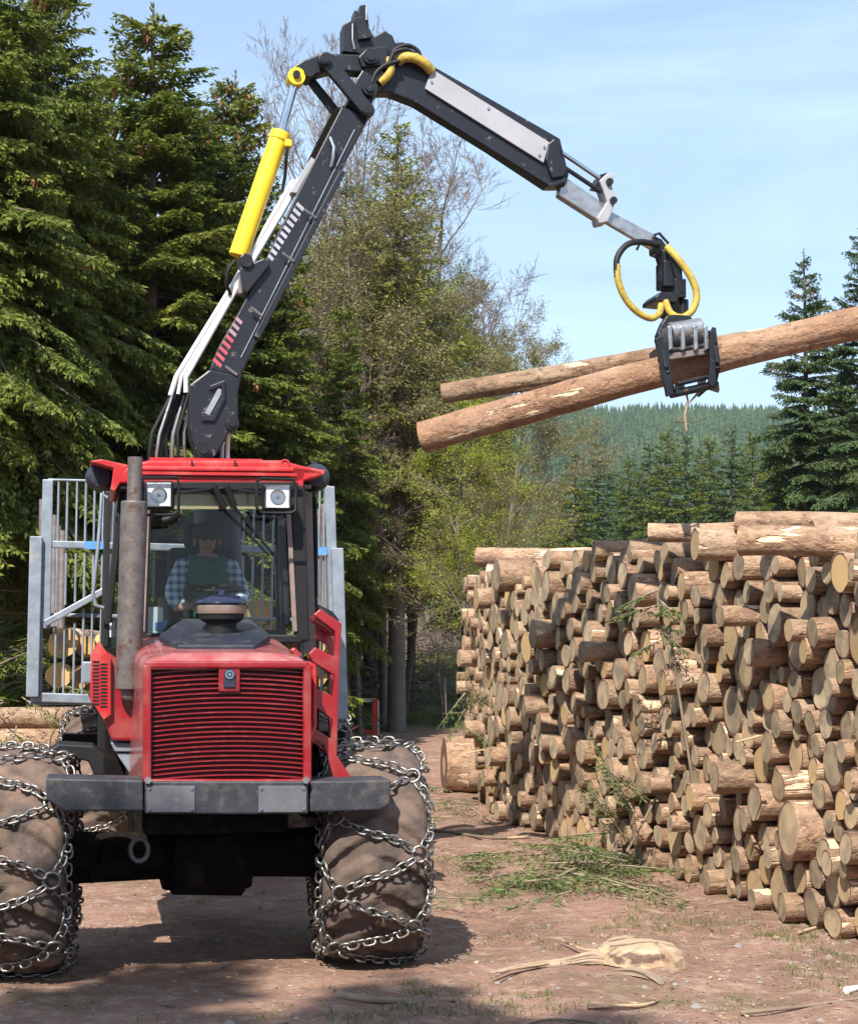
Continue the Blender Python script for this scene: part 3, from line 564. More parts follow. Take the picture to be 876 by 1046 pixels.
# air intake
c = Q(226,634,0.85); k_ = 1/156.0
b = MB(); b.lathe([(0.0,-0.14),(0.10,-0.14),(0.10,-0.02),(0.145,0.01),(0.15,0.045),(0.0,0.045)], c, 'z', 32); ai = b.build('air_intake', M_rubber, fw, smooth=35)
b = MB(); b.lathe([(0.156,0.045),(0.160,0.055),(0.160,0.10),(0.15,0.11)], c, 'z', 36); b.build('intake_band', mat('intake_band_metal',(0.42,0.32,0.27),(0.3,0.24,0.2),rough=0.35,metal=0.6), ai, smooth=35)
b = MB(); b.lathe([(0.165,0.105),(0.172,0.115),(0.165,0.13),(0.13,0.155),(0.07,0.172),(0.02,0.176),(0.016,0.2),(0,0.202)], c, 'z', 36); b.build('intake_cap', M_cap, ai, smooth=35)
# red ladder on the right
b = MB()
b.pq([(320,628),(327,622),(349,637),(347,672),(344,772),(360,796),(341,796),(330,760),(322,757),(320,762),(316,752),(321,744),(338,755),(339,735),(321,722),(318,712),(324,703),(339,711),(341,690),(319,676),(315,668),(322,661),(341,671),(342,645)], 0.30, 0.345, mi=0)
ld = b.build('ladder', M_red, fw, bevel=0.006)
for a, c in (((322,628),(342,644)),((320,668),(341,684)),((321,712),(339,727)),((320,752),(337,768))):
    b = MB(); b.prism([Q(*a,0.345),Q(*c,0.345),Q(c[0],c[1]+6,0.345),Q(a[0],a[1]+6,0.345)], (0,0.28,0)); b.build('ladder_step', M_red, ld, bevel=0.004)
b = MB(); b.pq([(322,640),(340,650),(342,772),(336,772),(335,660),(322,652)], 0.63, 0.66); b.build('ladder_rail', M_red, ld, bevel=0.004)
b = MB(); b.tube([Q(x,y,0.22) for x,y in [(314,678),(320,680),(321,690),(321,742),(318,750),(312,753)]], 0.017, 8); b.build('grab_handle', M_redroof, fw, smooth=60)
b = MB(); b.pq([(296,664),(301,661),(309,669),(306,675)],0.4,0.5); b.build('hood_latch', M_red, fw, bevel=0.01)
b = MB(); b.box((0.62,0.75,1.4),(0.12,0.5,0.9)); b.build('engine_side_panel', M_under, fw, bevel=0.02)

# ---- headboard gate
GY = 3.95
gt = MB()
def gb(a, c, w, d=0.06, y=GY, mb=None, mi=0): (mb or gt).bar(Q(*a,y), Q(*c,y), w, d, (0,1,0), mi)
gb((49,490),(46,642),0.085,0.08,GY); gb((37,548),(33,712),0.10,0.09,GY-0.05); gb((42.5,556),(41,716),0.03,0.05,GY-0.02)
gb((336,497),(341,640),0.085,0.08,GY); gb((344,560),(349,735),0.10,0.09,GY-0.05); 
gb((49,490),(336,497),0.02,0.03); gb((49,556),(338,563),0.06,0.05); gb((46,637),(112,600),0.055,0.05,GY-0.06); gb((300,612),(341,632),0.055,0.05,GY-0.06)
gb((48,628),(341,634),0.03,0.04,GY+0.04); gb((32,712),(348,722),0.075,0.08); gb((30,718),(112,718),0.03,0.1,GY+0.1)
gate = gt.build('headboard', M_galv, fw, bevel=0.008)
for (x, ys) in [(60,[(491,556),(565,622),(640,709)]),(69,[(491,556),(565,618),(638,709)]),(79,[(491,556),(565,615),(636,709)]),(88,[(491,556),(565,612),(622,709)]),(97,[(491,556),(565,607),(620,709)]),(106,[(491,556),(565,604),(620,700)]),(114,[(491,556),(565,612)])] + [(x,[(493,560),(568,715)]) for x in (250,260,270,280,312,320,327,332)]:
    m_ = MB()
    for y0, y1 in ys: m_.tube([Q(x-0.02*(y0-490),y0,GY),Q(x-0.02*(y1-490),y1,GY)], 0.010, 6)
    m_.build('gate_bar', M_galv, gate, smooth=60)
b = MB(); b.bar(Q(86,557,GY-0.04),Q(112,557,GY-0.04),0.065,0.02); b.build('blue_paint_patch', M_blue, gate)
b = MB(); b.bar(Q(324,563,GY-0.04),Q(334,563,GY-0.04),0.065,0.02); b.build('blue_paint_patch', M_blue, gate)
b = MB(); b.pq([(84,676),(103,676),(103,688),(94,690),(94,698),(84,698)], GY-0.25, GY-0.05); b.cyl(Q(94,692,GY-0.25),Q(108,692,GY-0.25),0.035,n=14); b.build('gate_bracket', M_galv, gate, bevel=0.01)
for (a, c) in [((44,510),(43,600)),((55,526),(55,640)),((59,537),(58,650)),((64,542),(62,650)),((325,520),(326,640)),((331,515),(332,640))]:
    b = MB(); b.cyl(Q(*a,GY+1.6),Q(*c,GY+1.6),0.035,n=10); b.build('bunk_stake', M_stake, fw, smooth=50)
# load floor frame and rear bogie (behind everything)
b = MB(); b.box((0.25,6.2,1.05),(0.6,4.6,0.3)); 
for yy in (4.4,6.4,8.2): b.box((0.25-0.2+0.04*yy,yy,1.22),(2.4,0.14,0.12))
b.build('load_frame', M_under, fw, bevel=0.02)

# ---- wheels
R_T, W_T = 0.675, 0.66
def tp(th, s, dr=0.0):
    "tyre surface: s in [-1,1] across the section"
    q = s*2.05
    ax = W_T/2*np.sign(np.sin(q))*np.abs(np.sin(q))**0.72
    h = (np.sign(np.cos(q))*np.abs(np.cos(q))**0.55)*0.5+0.5
    rr = 0.36 + (R_T-0.36)*h + dr
    return np.array([ax*(1+0*th), -rr*np.cos(th), rr*np.sin(th)])
def tyre_mesh(seed):
    nt_, nsx = 260, 56
    th = np.linspace(0, 2*pi, nt_, endpoint=False)[:, None]; s = np.linspace(-1, 1, nsx)[None, :]
    a = np.abs(s)
    ph = th*18/(2*pi) + 1.5*a + (s > 0)*0.5
    t = np.abs((ph % 1)-0.5)*2
    lug = sstep(0.38, 0.62, t)*(1-sstep(0.66, 0.80, a))
    lug = lug*(0.75+0.25*vnoise(th*9, s*5+7, seed))
    dr = 0.046*lug - 0.012 + 0.012*(vnoise(th*14, s*7, seed+1)-0.5) + 0.006*(vnoise(th*50, s*22, seed+3)-0.5)
    P = tp(th+0*s, s+0*th, dr); V = np.stack([P[0].ravel(), P[1].ravel(), P[2].ravel()], 1)
    i = np.arange(nt_)[:, None]; j = np.arange(nsx-1)[None, :]; i2 = (i+1) % nt_
    q = np.stack([(i*nsx+j).ravel(), (i*nsx+j+1).ravel(), (i2*nsx+j+1).ravel(), (i2*nsx+j).ravel()], 1)
    return npmesh('tyre', V, q, M_tyre, smooth=True)
def torus_v(L_, Wd, r, n1=12, n2=6):
    "chain link: stadium loop in local xy"
    vs = []
    for i in range(n1):
        a = 2*pi*i/n1; c = np.array([cos(a)*Wd/2 + (L_-Wd)/2*np.sign(cos(a))*(abs(cos(a)) > 0.01), sin(a)*Wd/2, 0]); d = np.array([cos(a), sin(a), 0])
        for j in range(n2):
            bb = 2*pi*j/n2; vs.append(c + d*cos(bb)*r + np.array([0,0,1])*sin(bb)*r)
    q = [(i*n2+j, ((i+1)%n1)*n2+j, ((i+1)%n1)*n2+(j+1)%n2, i*n2+(j+1)%n2) for i in range(n1) for j in range(n2)]
    return np.array(vs), np.array(q)
def chain_mesh(seed, phase=0.0):
    rnd = random.Random(seed); LV, LQ = torus_v(0.076, 0.047, 0.0082); RV, RQ = torus_v(0.10, 0.10, 0.0105, 14, 6); PV, PQ_ = torus_v(0.062,0.046,0.014)
    VV = []; QQ = []; cnt = 0
    def surf(th, s, lift):
        p = tp(np.float64(th), np.float64(s), 0.030); e = 1e-3
        d1 = tp(np.float64(th+e), np.float64(s), 0.030)-p; d2 = tp(np.float64(th), np.float64(s+e), 0.030)-p
        n = np.cross(d1, d2); n /= np.linalg.norm(n)
        if np.dot(n, p*np.array([0.6,1,1])) < 0: n = -n
        return p + n*lift, n
    def place(BV, BQ, p, t, n):
        nonlocal cnt
        t = t/np.linalg.norm(t); n = n - t*np.dot(n, t); n /= np.linalg.norm(n); bb = np.cross(n, t)
        VV.append(p + BV[:, :1]*t + BV[:, 1:2]*bb + BV[:, 2:3]*n); QQ.append(BQ+cnt); cnt += len(BV)
    def run(a, c, inset=0.05):
        K = 40; pts = []
        for k in range(K+1):
            u = k/K; wob = 0.02*sin(pi*u)*rnd.uniform(0.9,1.1)
            pts.append(surf(a[0]+(c[0]-a[0])*u, a[1]+(c[1]-a[1])*u, 0.010))
        P = np.array([p for p, _ in pts]); d = np.linalg.norm(np.diff(P, axis=0), axis=1); cum = np.concatenate([[0], np.cumsum(d)]); tot = cum[-1]
        m_ = max(1, int(round((tot-2*inset)/0.057))); flip = 0
        for k in range(m_):
            x = inset + (tot-2*inset)*(k+0.5)/m_; ii = min(np.searchsorted(cum, x)-1, K-1); ii = max(ii, 0); u = (x-cum[ii])/d[ii]
            p = P[ii]*(1-u)+P[ii+1]*u; t = P[ii+1]-P[ii]; n = pts[ii][1]
            ang = rnd.uniform(-0.25,0.25) + (1.25 if flip else 0.0); flip ^= 1
            t1 = t/np.linalg.norm(t); b1 = np.cross(n, t1); n2 = n*cos(ang)+b1*sin(ang)
            place(LV, LQ, p + (n*0.012 if flip == 0 else 0), t, n2)
    NS = 9; st = 2*pi/NS; A = []; Bn = []
    for k in range(NS):
        A.append((phase+k*st+rnd.uniform(-.04,.04), -0.36+rnd.uniform(-.05,.05))); Bn.append((phase+(k+0.5)*st+rnd.uniform(-.04,.04), 0.36+rnd.uniform(-.05,.05)))
    for th, s in A+Bn:
        p, n = surf(th, s, 0.012); place(RV, RQ, p, np.array([1.0,0.2,0.3])+n*0.1, n)
    up = lambda q, j=0: q
    for k in range(NS):
        a0 = A[k]; a1 = A[(k+1) % NS]; a1 = (a1[0]+(2*pi if k == NS-1 else 0), a1[1]); b0 = Bn[k]; b1 = Bn[(k+1) % NS]; b1 = (b1[0]+(2*pi if k == NS-1 else 0), b1[1])
        run(a0, b0); run(b0, a1)
        run(a0, (a0[0]+st/2, -0.78)); run((a0[0]+st/2, -0.78), a1); run(b0, (b0[0]+st/2, 0.78)); run((b0[0]+st/2, 0.78), b1)
        run((a0[0]-st/2, -0.84), (a0[0]+st/2, -0.84), 0.01); run((b0[0]-st/2, 0.84), (b0[0]+st/2, 0.84), 0.01)
        m0 = ((a0[0]+b0[0])/2, 0.0); 
    V = np.concatenate(VV); q = np.concatenate(QQ)
    return npmesh('tyre_chain', V, q, M_chain, smooth=True)
def rim_mesh():
    b = MB()
    for sg in (-1, 1): b.lathe([(0.37, sg*0.25),(0.37,sg*0.22),(0.33,sg*0.2),(0.30,sg*0.05),(0.12,sg*0.02),(0.0,sg*0.02)], (0,0,0), 'x', 32)
    b.lathe([(0.16,0.3),(0.16,-0.3)], (0,0,0), 'x', 20)
    return b
TM = [tyre_mesh(11), tyre_mesh(23)]; CMs = [chain_mesh(3, 0.30), chain_mesh(8, 0.12)]
rimb = rim_mesh()
def wheel(x, y, ti, rot, rz=0.0, toprev=False, chain=True):
    w = rimb.build('wheel', M_under, fw, smooth=40); w.location = (x, y, R_T+0.012); w.rotation_euler = (rot, 0, rz)
    link('tyre', TM[ti], w)
    if chain: link('tyre_chain', CMs[ti], w)
    return w
wheel(-1.19, 0.80, 0, 0.0, radians(-4)); wheel(1.05, 0.83, 1, 0.35, radians(-4))
for xx, yy in ((-0.75,6.0),(1.3,6.4),(-0.70,7.5),(1.35,7.9)): wheel(xx+0.1, yy, 1, 0.7*yy)

# ---- crane (stands behind the cab, reaching to the right)
CY0, CY1 = 2.94, 3.12
CM = (CY0+CY1)/2
def pin(mb, x, y, r=0.045, mi=0, y0=None, y1=None):
    p = Q(x, y, (CY0 if y0 is None else y0)-0.03); q = Q(x, y, (CY1 if y1 is None else y1)+0.03)
    p2 = Vector((p.x, (CY1 if y1 is None else y1)+0.03, p.z)); mb.cyl(p, p2, r, n=18, mi=mi)
b = MB(); b.cyl((0.02,3.1,0.9),(0.02,3.1,2.6),0.26,n=28); b.tube([Q(222,600,3.1),Q(222,475,3.1)], [0.2,0.17], 24); b.box((0.02,3.1,2.55),(0.6,0.5,0.3))
post = b.build('crane_post', M_boom, fw, smooth=40, bevel=0.01)
b = MB(); b.tube([Q(232,476,CM),Q(233,420,CM)],0.018,10); b.tube([Q(226,476,CM+0.1),Q(228,420,CM+0.1)],0.018,10); b.build('slew_hose', M_wpipe, post, smooth=60)
# main boom
b = MB()
b.pq([(349,108),(378,118),(356,160),(331,210),(304,262),(270,333),(245,385),(214,378),(222,356),(244,318),(270,268),(297,210)], CY0, CY1)
mb_ = b.build('main_boom', M_boom, fw, bevel=0.012)
b = MB(); b.pq([(193,393),(214,377),(246,384),(243,402),(243,430),(241,440),(234,441),(226,457),(217,469),(202,466),(196,450),(193,430)], CY0-0.05, CY1+0.05)
bf = b.build('boom_foot', M_boom, mb_, bevel=0.015)
b = MB()
for x, y, r in ((208,459,0.06),(208,459,0.035),(237,432,0.055),(237,432,0.03)): pin(b, x, y, r, y0=CY0-0.05-(0.02 if r < 0.04 else 0))
b.build('boom_pin', M_dark, bf, smooth=40)
b = MB(); b.pq([(223,396),(228,399),(214,424),(209,422)], CY0-0.062, CY0-0.05); b.build('foot_rib', M_galv, bf)
b = MB(); b.pq([(214,394),(230,388),(230,408),(219,430),(206,430),(206,424),(216,424),(226,406),(226,394),(214,399)], CY0-0.075, CY0-0.05); b.build('foot_plate', M_boom, bf, bevel=0.005)
# seam strip and lower box of the boom
b = MB(); b.bar(Q(362,132,CY0-0.004),Q(246,365,CY0-0.004),0.008,0.012); b.build('boom_seam', M_galv, mb_)
b = MB(); b.bar(Q(350,175,CY0-0.03),Q(262,345,CY0-0.03),0.05,0.05); b.build('hose_duct', M_boom, mb_, bevel=0.006)
for (x, y) in ((313,218),(290,262),(258,318),(232,378)):
    b = MB(); b.tube([Q(x-2,y-4,CY0-0.06),Q(x+10,y+5,CY0-0.06)],0.011,6); b.build('duct_clip', M_steel, mb_)
# stripes on the side of the boom
def stripes(a, c, n, wa, wc, m0, m1, yy):
    for i in range(n):
        u = i/(n-1); x = a[0]+(c[0]-a[0])*u; y = a[1]+(c[1]-a[1])*u; w = wa+(wc-wa)*u
        b = MB(); b.prism([Q(x,y,yy),Q(x+w,y+w*0.95,yy),Q(x+w+1.9,y+w*0.95-3.0,yy),Q(x+1.9,y-3.0,yy)], (0,0.002,0)); b.build('stripe', m0 if i < n*0.6 else m1, mb_)
stripes((273,262),(302,209), 10, 5, 7, M_lil, M_panel, CY0-0.003)
stripes((217,368),(240,326), 8, 8, 6, M_pink, M_pink2, CY0-0.003)
# white pipes along the top
for dx, r in ((0,0.021),(5,0.016),(10,0.021)):
    b = MB(); b.tube([Q(174+dx*1.6,404-dx*0.3,CM),Q(180+dx,385,CM),Q(236+dx*0.6,294,CM),Q(300+dx*0.8,183,CM)], r, 10); b.build('oil_pipe', M_wpipe, mb_, smooth=50)
b = MB(); b.pq([(296,196),(318,160),(322,163),(303,197)], CY0, CY1-0.05); b.build('pipe_cover', M_panel, mb_, bevel=0.004)
b = MB(); b.pq([(316,160),(340,112),(352,107),(350,122),(326,165)], CY0+0.02, CY1+0.02); b.build('hose_guard', M_under, mb_, bevel=0.01)
b = MB(); b.tube([Q(337,140,CY0-0.03),Q(341,150,CY0-0.05),Q(340,162,CY0-0.05),Q(338,170,CY0-0.02)],0.013,8); b.build('short_hose', M_galv, mb_, smooth=60)
rr_ = random.Random(5)
for i, (a, c) in enumerate((((176,404),(160,474)),((180,402),(164,476)),((184,400),(172,476)),((188,404),(176,474)),((193,400),(184,476)),((176,402),(153,474)),((196,404),(190,472)),((186,402),(168,474)))):
    mx_ = ((a[0]+c[0])/2-5-(i % 3)*2, (a[1]+c[1])/2+4); d = CM+0.03*(i % 4)
    b = MB(); b.tube([Q(*a,d),Q((a[0]*2+mx_[0])/3,(a[1]*2+mx_[1])/3,d),Q(*mx_,d-0.04),Q((c[0]*2+mx_[0])/3-1,(c[1]*2+mx_[1])/3,d-0.03),Q(*c,d)], 0.017 if i % 2 else 0.013, 8); b.build('hydraulic_hose', M_rubber if i % 3 else M_steel, post, smooth=60)
# lift cylinder
b = MB(); b.cyl(Q(243,262,CM-0.02), Q(284,143,CM-0.02), 0.078, n=28)
lc = b.build('lift_cylinder', M_yel, fw, smooth=40, bevel=0.008)
b = MB(); b.cyl(Q(284,144,CM-0.02), Q(287,135,CM-0.02), 0.085, n=28); b.box(Q(294,147,CM-0.05),(0.06,0.08,0.06)); b.build('cylinder_head', M_yel, lc, smooth=40, bevel=0.01)
b = MB(); b.cyl(Q(286,138,CM-0.02), Q(301,84,CM-0.02), 0.036, n=20); b.build('piston_rod', M_chrome, lc, smooth=40)
b = MB(); pin(b, 303,77,0.07,y0=CY0+0.02,y1=CY1-0.06); b.tube([Q(301,88,CM-0.02),Q(303,78,CM-0.02)],[0.05,0.06],16); b.build('rod_eye', M_yel, lc, smooth=40)
b = MB(); b.tube([Q(293,150,CY0-0.01),Q(292,165,CY0-0.01),Q(291,180,CM),Q(288,196,CM)],0.014,8); b.build('cylinder_hose', M_rubber, lc, smooth=60)
b = MB(); b.tube([Q(240,266,CY0),Q(233,275,CY0),Q(231,290,CY0),Q(236,302,CM)],0.014,8); b.build('cylinder_hose', M_rubber, lc, smooth=60)
b = MB(); b.pq([(245,262),(249,258),(257,260),(259,268),(270,263),(276,270),(252,300),(248,296),(246,280)], CY0-0.05, CY1+0.03); b.build('cylinder_lug', M_boom, mb_, bevel=0.01)
b = MB(); pin(b,252,266,0.05,y0=CY0-0.05); b.build('boom_pin', M_dark, mb_, smooth=40)
b = MB(); b.pq([(244,280),(256,283),(254,300),(243,300)], CY0+0.04, CY1-0.04); b.build('rusty_bracket', M_stake, mb_, bevel=0.01)
# linkage at the knee
b = MB(); b.pq([(296,78),(298,68),(309,61),(326,54),(334,54),(372,55),(381,62),(378,74),(350,72),(340,71),(322,76),(307,80)], CY0+0.0, CY1-0.02)
ra = b.build('rocker_arm', M_boom, fw, bevel=0.015)
b = MB(); pin(b,316,72,0.045,y0=CY0); pin(b,303,75,0.03,y0=CY0-0.01); b.build('link_pin', M_dark, ra, smooth=40)
b = MB(); b.prism([Q(313,82,CY1),Q(322,80,CY1),Q(346,110,CY1),Q(341,118,CY1)], (0,0.05,0)); b.build('strut', M_boom, ra, bevel=0.006)
b = MB()
A1, C1 = Q(333,60,CY0-0.09), Q(376,112,CY0-0.09); dv = (C1-A1).normalized(); pr = Vector((-dv.z,0,dv.x))
ol = [A1 + (-dv*cos(t)+pr*sin(t))*0.062 for t in [pi/2-pi*k/8+pi*0 for k in range(9)]] 
oc = [C1 + (dv*cos(t)-pr*sin(t))*0.055 for t in [pi/2-pi*k/8 for k in range(9)]]
b.prism(ol+oc, (0,0.06,0)); lk = b.build('link_arm', M_boom, fw, bevel=0.008)
b = MB(); 
for x, y in ((333,60),(376,112)): b.cyl(Q(x,y,CY0-0.125), Q(x,y,CY0-0.125)+Vector((0,0.2,0)), 0.042, n=20); b.cyl(Q(x,y,CY0-0.135), Q(x,y,CY0-0.135)+Vector((0,0.05,0)), 0.025, n=16)
b.build('link_pin', M_dark, lk, smooth=40)
# knuckle
b = MB(); b.pq([(364,80),(372,68),(385,64),(397,80),(392,89),(384,95),(378,112),(370,116),(354,106),(358,95)], CY0-0.02, CY1+0.02)
kn = b.build('boom_knuckle', M_boom, fw, bevel=0.012)
b = MB()
for x, y in ((378,89),(379,57)): b.cyl(Q(x,y,CY0-0.09),Q(x,y,CY0-0.09)+Vector((0,0.4,0)),0.062,n=22); b.cyl(Q(x,y,CY0-0.11),Q(x,y,CY0-0.11)+Vector((0,0.1,0)),0.032,n=18)
b.build('link_pin', M_dark, kn, smooth=40)
b = MB(); b.pq([(350,52),(350,25),(359,20),(361,22),(362,9),(366,12),(367,5),(373,4),(375,10),(377,28),(382,37),(393,31),(401,36),(404,44),(405,60),(398,72),(382,68),(366,54)], CY0, CY1+0.0); b.build('head_bracket', M_boom, kn, bevel=0.008)
b = MB(); b.pq([(363,18),(371,16),(380,38),(366,40)], CY0-0.05, CY0-0.005); b.pq([(366,58),(374,50),(396,46),(396,66),(370,68)], CY0-0.05, CY0-0.005); b.build('bracket_plate', M_boom, kn, bevel=0.006)
b = MB(); b.tube([Q(360,24,CY0-0.02),Q(360,40,CY0-0.02),Q(362,50,CY0-0.02)],0.008,6); b.tube([Q(374,7,CY0-0.02),Q(374,20,CY0-0.02)],0.008,6); b.build('bright_edge', M_steel, kn)
# outer boom
b = MB(); b.pq([(386,94),(392,74),(398,44),(412,42),(430,58),(441,66),(572,141),(581,178),(577,190),(571,190),(559,190),(500,151),(424,104),(398,94)], CY0+0.01, CY1-0.01)
ob = b.build('outer_boom', M_boom, fw, bevel=0.012)
b = MB(); b.pq([(434,90),(441,70),(561,145),(555,166)], CY0-0.02, CY0+0.005); b.build('cover_panel', M_panel, ob, bevel=0.003)
b = MB()
for x, y in ((441,83),(499,110),(551,158),(556,150)): b.cyl(Q(x,y,CY0-0.03),Q(x,y,CY0-0.03)+Vector((0,0.02,0)),0.012,n=8)
b.build('panel_bolt', M_steel, ob)
b = MB(); b.pq([(560,146),(566,141),(574,148),(572,156),(580,172),(576,180),(564,182),(557,163)], CY0-0.03, CY1+0.02); b.pq([(556,140),(562,142),(560,148),(555,145)],CY0,CY1); b.build('boom_collar', M_boom, ob, bevel=0.01)
b = MB(); b.bar(Q(424,103,CY0+0.0),Q(560,188,CY0+0.0),0.02,0.025); b.bar(Q(560,190,CY0-0.01),Q(578,184,CY0-0.01),0.03,0.03); b.build('boom_edge', M_boom, ob, bevel=0.004)
# telescopes
b = MB(); b.pq([(574,178),(620,210),(622,216),(612,226),(570,199)], CY0+0.04, CY1-0.04); t1 = b.build('telescope', M_steel, fw, bevel=0.012)
b = MB(); b.pq([(612,184),(621,176),(627,179),(625,190),(629,205),(621,226),(612,228),(610,222),(620,206),(616,194)], CY0+0.0, CY1-0.0); b.build('telescope_bracket', M_panel, t1, bevel=0.008)
b = MB(); b.pq([(609,188),(613,178),(620,176),(618,190)], CY0+0.03, CY1+0.06); 
for x, y in ((623,185),(627,204)): b.cyl(Q(x,y,CY0-0.03),Q(x,y,CY0-0.03)+Vector((0,0.3,0)),0.03,n=16)
b.build('bracket_pin', M_dark, t1, smooth=40)
b = MB(); b.tube([Q(568,152,CM-0.06),Q(612,182,CM-0.06)],0.019,10); b.build('feed_rod', M_chrome, t1, smooth=50)
b = MB(); b.tube([Q(569,166,CM-0.06),Q(614,196,CM-0.06)],0.019,10); b.build('feed_rod', M_dark, t1, smooth=50)
b = MB(); b.pq([(621,214),(670,240),(674,246),(667,255),(617,226)], CY0+0.06, CY1-0.06); t2 = b.build('inner_telescope', M_steel, fw, bevel=0.01)
b = MB(); b.pq([(667,240),(676,244),(683,254),(678,262),(668,258)], CY0+0.02, CY1-0.02); b.build('boom_tip', M_dark, t2, bevel=0.01)
b = MB(); b.tube([Q(668,240,CY0),Q(673,238,CY0),Q(682,248,CY0),Q(680,254,CY0)],0.012,8); b.tube([Q(650,255,CM),Q(655,245,CM),Q(672,248,CM-0.1)],0.012,8); b.build('tip_hose', M_rubber, t2, smooth=60)
# link and rotator
b = MB(); b.tube([Q(676,256,CM),Q(682,272,CM),Q(684,286,CM),Q(688,304,CM)], [0.075,0.085,0.11,0.08], 14); b.box(Q(683,282,CM),(0.16,0.22,0.22)); b.box(Q(690,297,CM-0.02),(0.10,0.24,0.16)); b.tube([Q(686,262,CM-0.12),Q(696,300,CM-0.12)],0.03,8); sh = b.build('swivel_link', M_dark, fw, bevel=0.01)
b = MB(); b.pq([(669,303),(674,298),(690,298),(693,305),(690,309),(669,307)], CM-0.17, CM+0.17); b.cyl(Q(684,300,CM),Q(686,324,CM),0.10,n=24); b.cyl(Q(697,306,CM-0.05),Q(697,326,CM-0.05),0.05,n=14); b.build('rotator', M_dark, sh, smooth=40, bevel=0.008)
def sp(pts, k=6):
    "Catmull-Rom through points"
    P = [pts[0]]+list(pts)+[pts[-1]]; out = []
    for i in range(1, len(P)-2):
        for j in range(k):
            t = j/k; p0,p1,p2,p3 = P[i-1],P[i],P[i+1],P[i+2]
            out.append(0.5*((2*p1)+(p2-p0)*t+(2*p0-5*p1+4*p2-p3)*t*t+(3*p1-p0-3*p2+p3)*t**3))
    return out+[pts[-1]]
b = MB(); b.tube(sp([Q(x,y,d) for x,y,d in [(672,250,CM-0.1),(655,247,CM-0.25),(640,250,CM-0.3),(630,264,CM-0.32),(630,283,CM-0.32)]]), 0.026, 10); b.build('hose_end', M_rubber, sh, smooth=60)
b = MB(); b.tube(sp([Q(x,y,d) for x,y,d in [(630,270,CM-0.32),(631,286,CM-0.32),(638,304,CM-0.3),(650,318,CM-0.28),(664,325,CM-0.25),(673,320,CM-0.2),(675,311,CM-0.15)]]), 0.028, 10); b.build('sleeved_hose', M_hose, sh, smooth=60)
b = MB(); b.tube(sp([Q(x,y,d) for x,y,d in [(681,252,CM-0.12),(690,262,CM-0.18),(703,279,CM-0.2),(711,298,CM-0.2),(708,315,CM-0.2),(697,324,CM-0.2),(685,320,CM-0.18),(679,307,CM-0.15)]]), 0.03, 10); b.build('sleeved_hose', M_hose, sh, smooth=60)
# yellow sleeved hoses at the knee
b = MB(); b.tube(sp([Q(x,y,CY0-d) for x,y,d in [(406,62,0.02),(414,58,0.06),(424,59,0.07),(434,65,0.06),(440,72,0.02)]]), 0.042, 10); b.build('sleeved_hose', M_hose, ob, smooth=60)
b = MB(); b.tube(sp([Q(x,y,CY0-d) for x,y,d in [(396,60,0.02),(399,70,0.05),(395,78,0.05),(388,84,0.03)]]), 0.035, 10); b.build('sleeved_hose', M_hose, ob, smooth=60)
for pts in ([(380,84),(384,74),(394,66),(408,62)],[(400,58),(404,50),(416,46),(426,51),(429,58)],[(398,64),(402,54),(414,50),(424,55)]):
    b = MB(); b.tube(sp([Q(x,y,CY0-0.08) for x,y in pts]), 0.018, 8); b.build('knee_hose', M_rubber, ob, smooth=60)
# grapple: upright frame, two cylinders, two claws closed round the logs
GD = CM
b = MB(); b.pq([(676,330),(681,322),(690,321),(704,322),(712,330),(726,338),(725,346),(672,352),(671,342)], GD-0.30, GD-0.22)
b.pq([(676,330),(681,322),(704,322),(712,330),(720,338),(722,346),(676,352)], GD+0.22, GD+0.30)
gp_ = b.build('grapple', M_dark, fw, bevel=0.01)
for (x0,y0,x1,y1,r) in ((684,340,716,335,0.085),(683,350,720,345,0.075)):
    m_ = MB(); m_.cyl(Q(x0,y0,GD-0.36),Q(x1,y1,GD-0.36),r,n=20); m_.build('grapple_cylinder', M_steel if r > 0.08 else M_dark, gp_, smooth=40, bevel=0.01)
for x in (684,697,710,721):
    m_ = MB(); m_.pq([(x-2,333),(x+2,332),(x+3,356),(x-1,358)], GD-0.46, GD-0.26); m_.build('grapple_plate', M_steel, gp_, bevel=0.006)
b = MB(); b.pq([(679,358),(725,352),(727,361),(680,368)], GD-0.42, GD-0.36); b.build('claw_web', M_stake, gp_, bevel=0.01)
def claw(x0, x1, y0_, label):
    m_ = MB()
    for (xa, xb, xc, ya) in ((x0, x0+4, x0+13, 343), (x1-1, x1+1, x1+1, 338)):
        P = [Q(xa,ya,GD-0.34), Q(xb,ya+16,GD-0.46), Q(xb+3,ya+34,GD-0.48), Q(xc-1,ya+52,GD-0.36), Q(xc,ya+60,GD-0.16)]
        for p, q in zip(P[:-1], P[1:]): m_.bar(p, q, 0.035, 0.09, (0,1,0))
    m_.tube([Q(x0+12,403,GD-0.30),Q(x1+1,393,GD-0.30)],0.034,10); m_.tube([Q(x0+20,392,GD-0.34),Q(x1-6,385,GD-0.34)],0.022,8); m_.tube([Q(x0+2,360,GD-0.40),Q(x1,352,GD-0.40)],0.03,8)
    return m_.build('claw', M_dark, gp_, bevel=0.006)
claw(672, 728, 0, '')
m_ = MB()
for (xa, xc) in ((688,694),(714,716)):
    P = [Q(xa,340,GD+0.3), Q(xa+2,362,GD+0.46), Q(xa+3,382,GD+0.42), Q(xc,396,GD+0.2), Q(xc,401,GD+0.0)]
    for p, q in zip(P[:-1], P[1:]): m_.bar(p, q, 0.035, 0.09, (0,1,0))
m_.build('claw', M_dark, gp_, bevel=0.006)
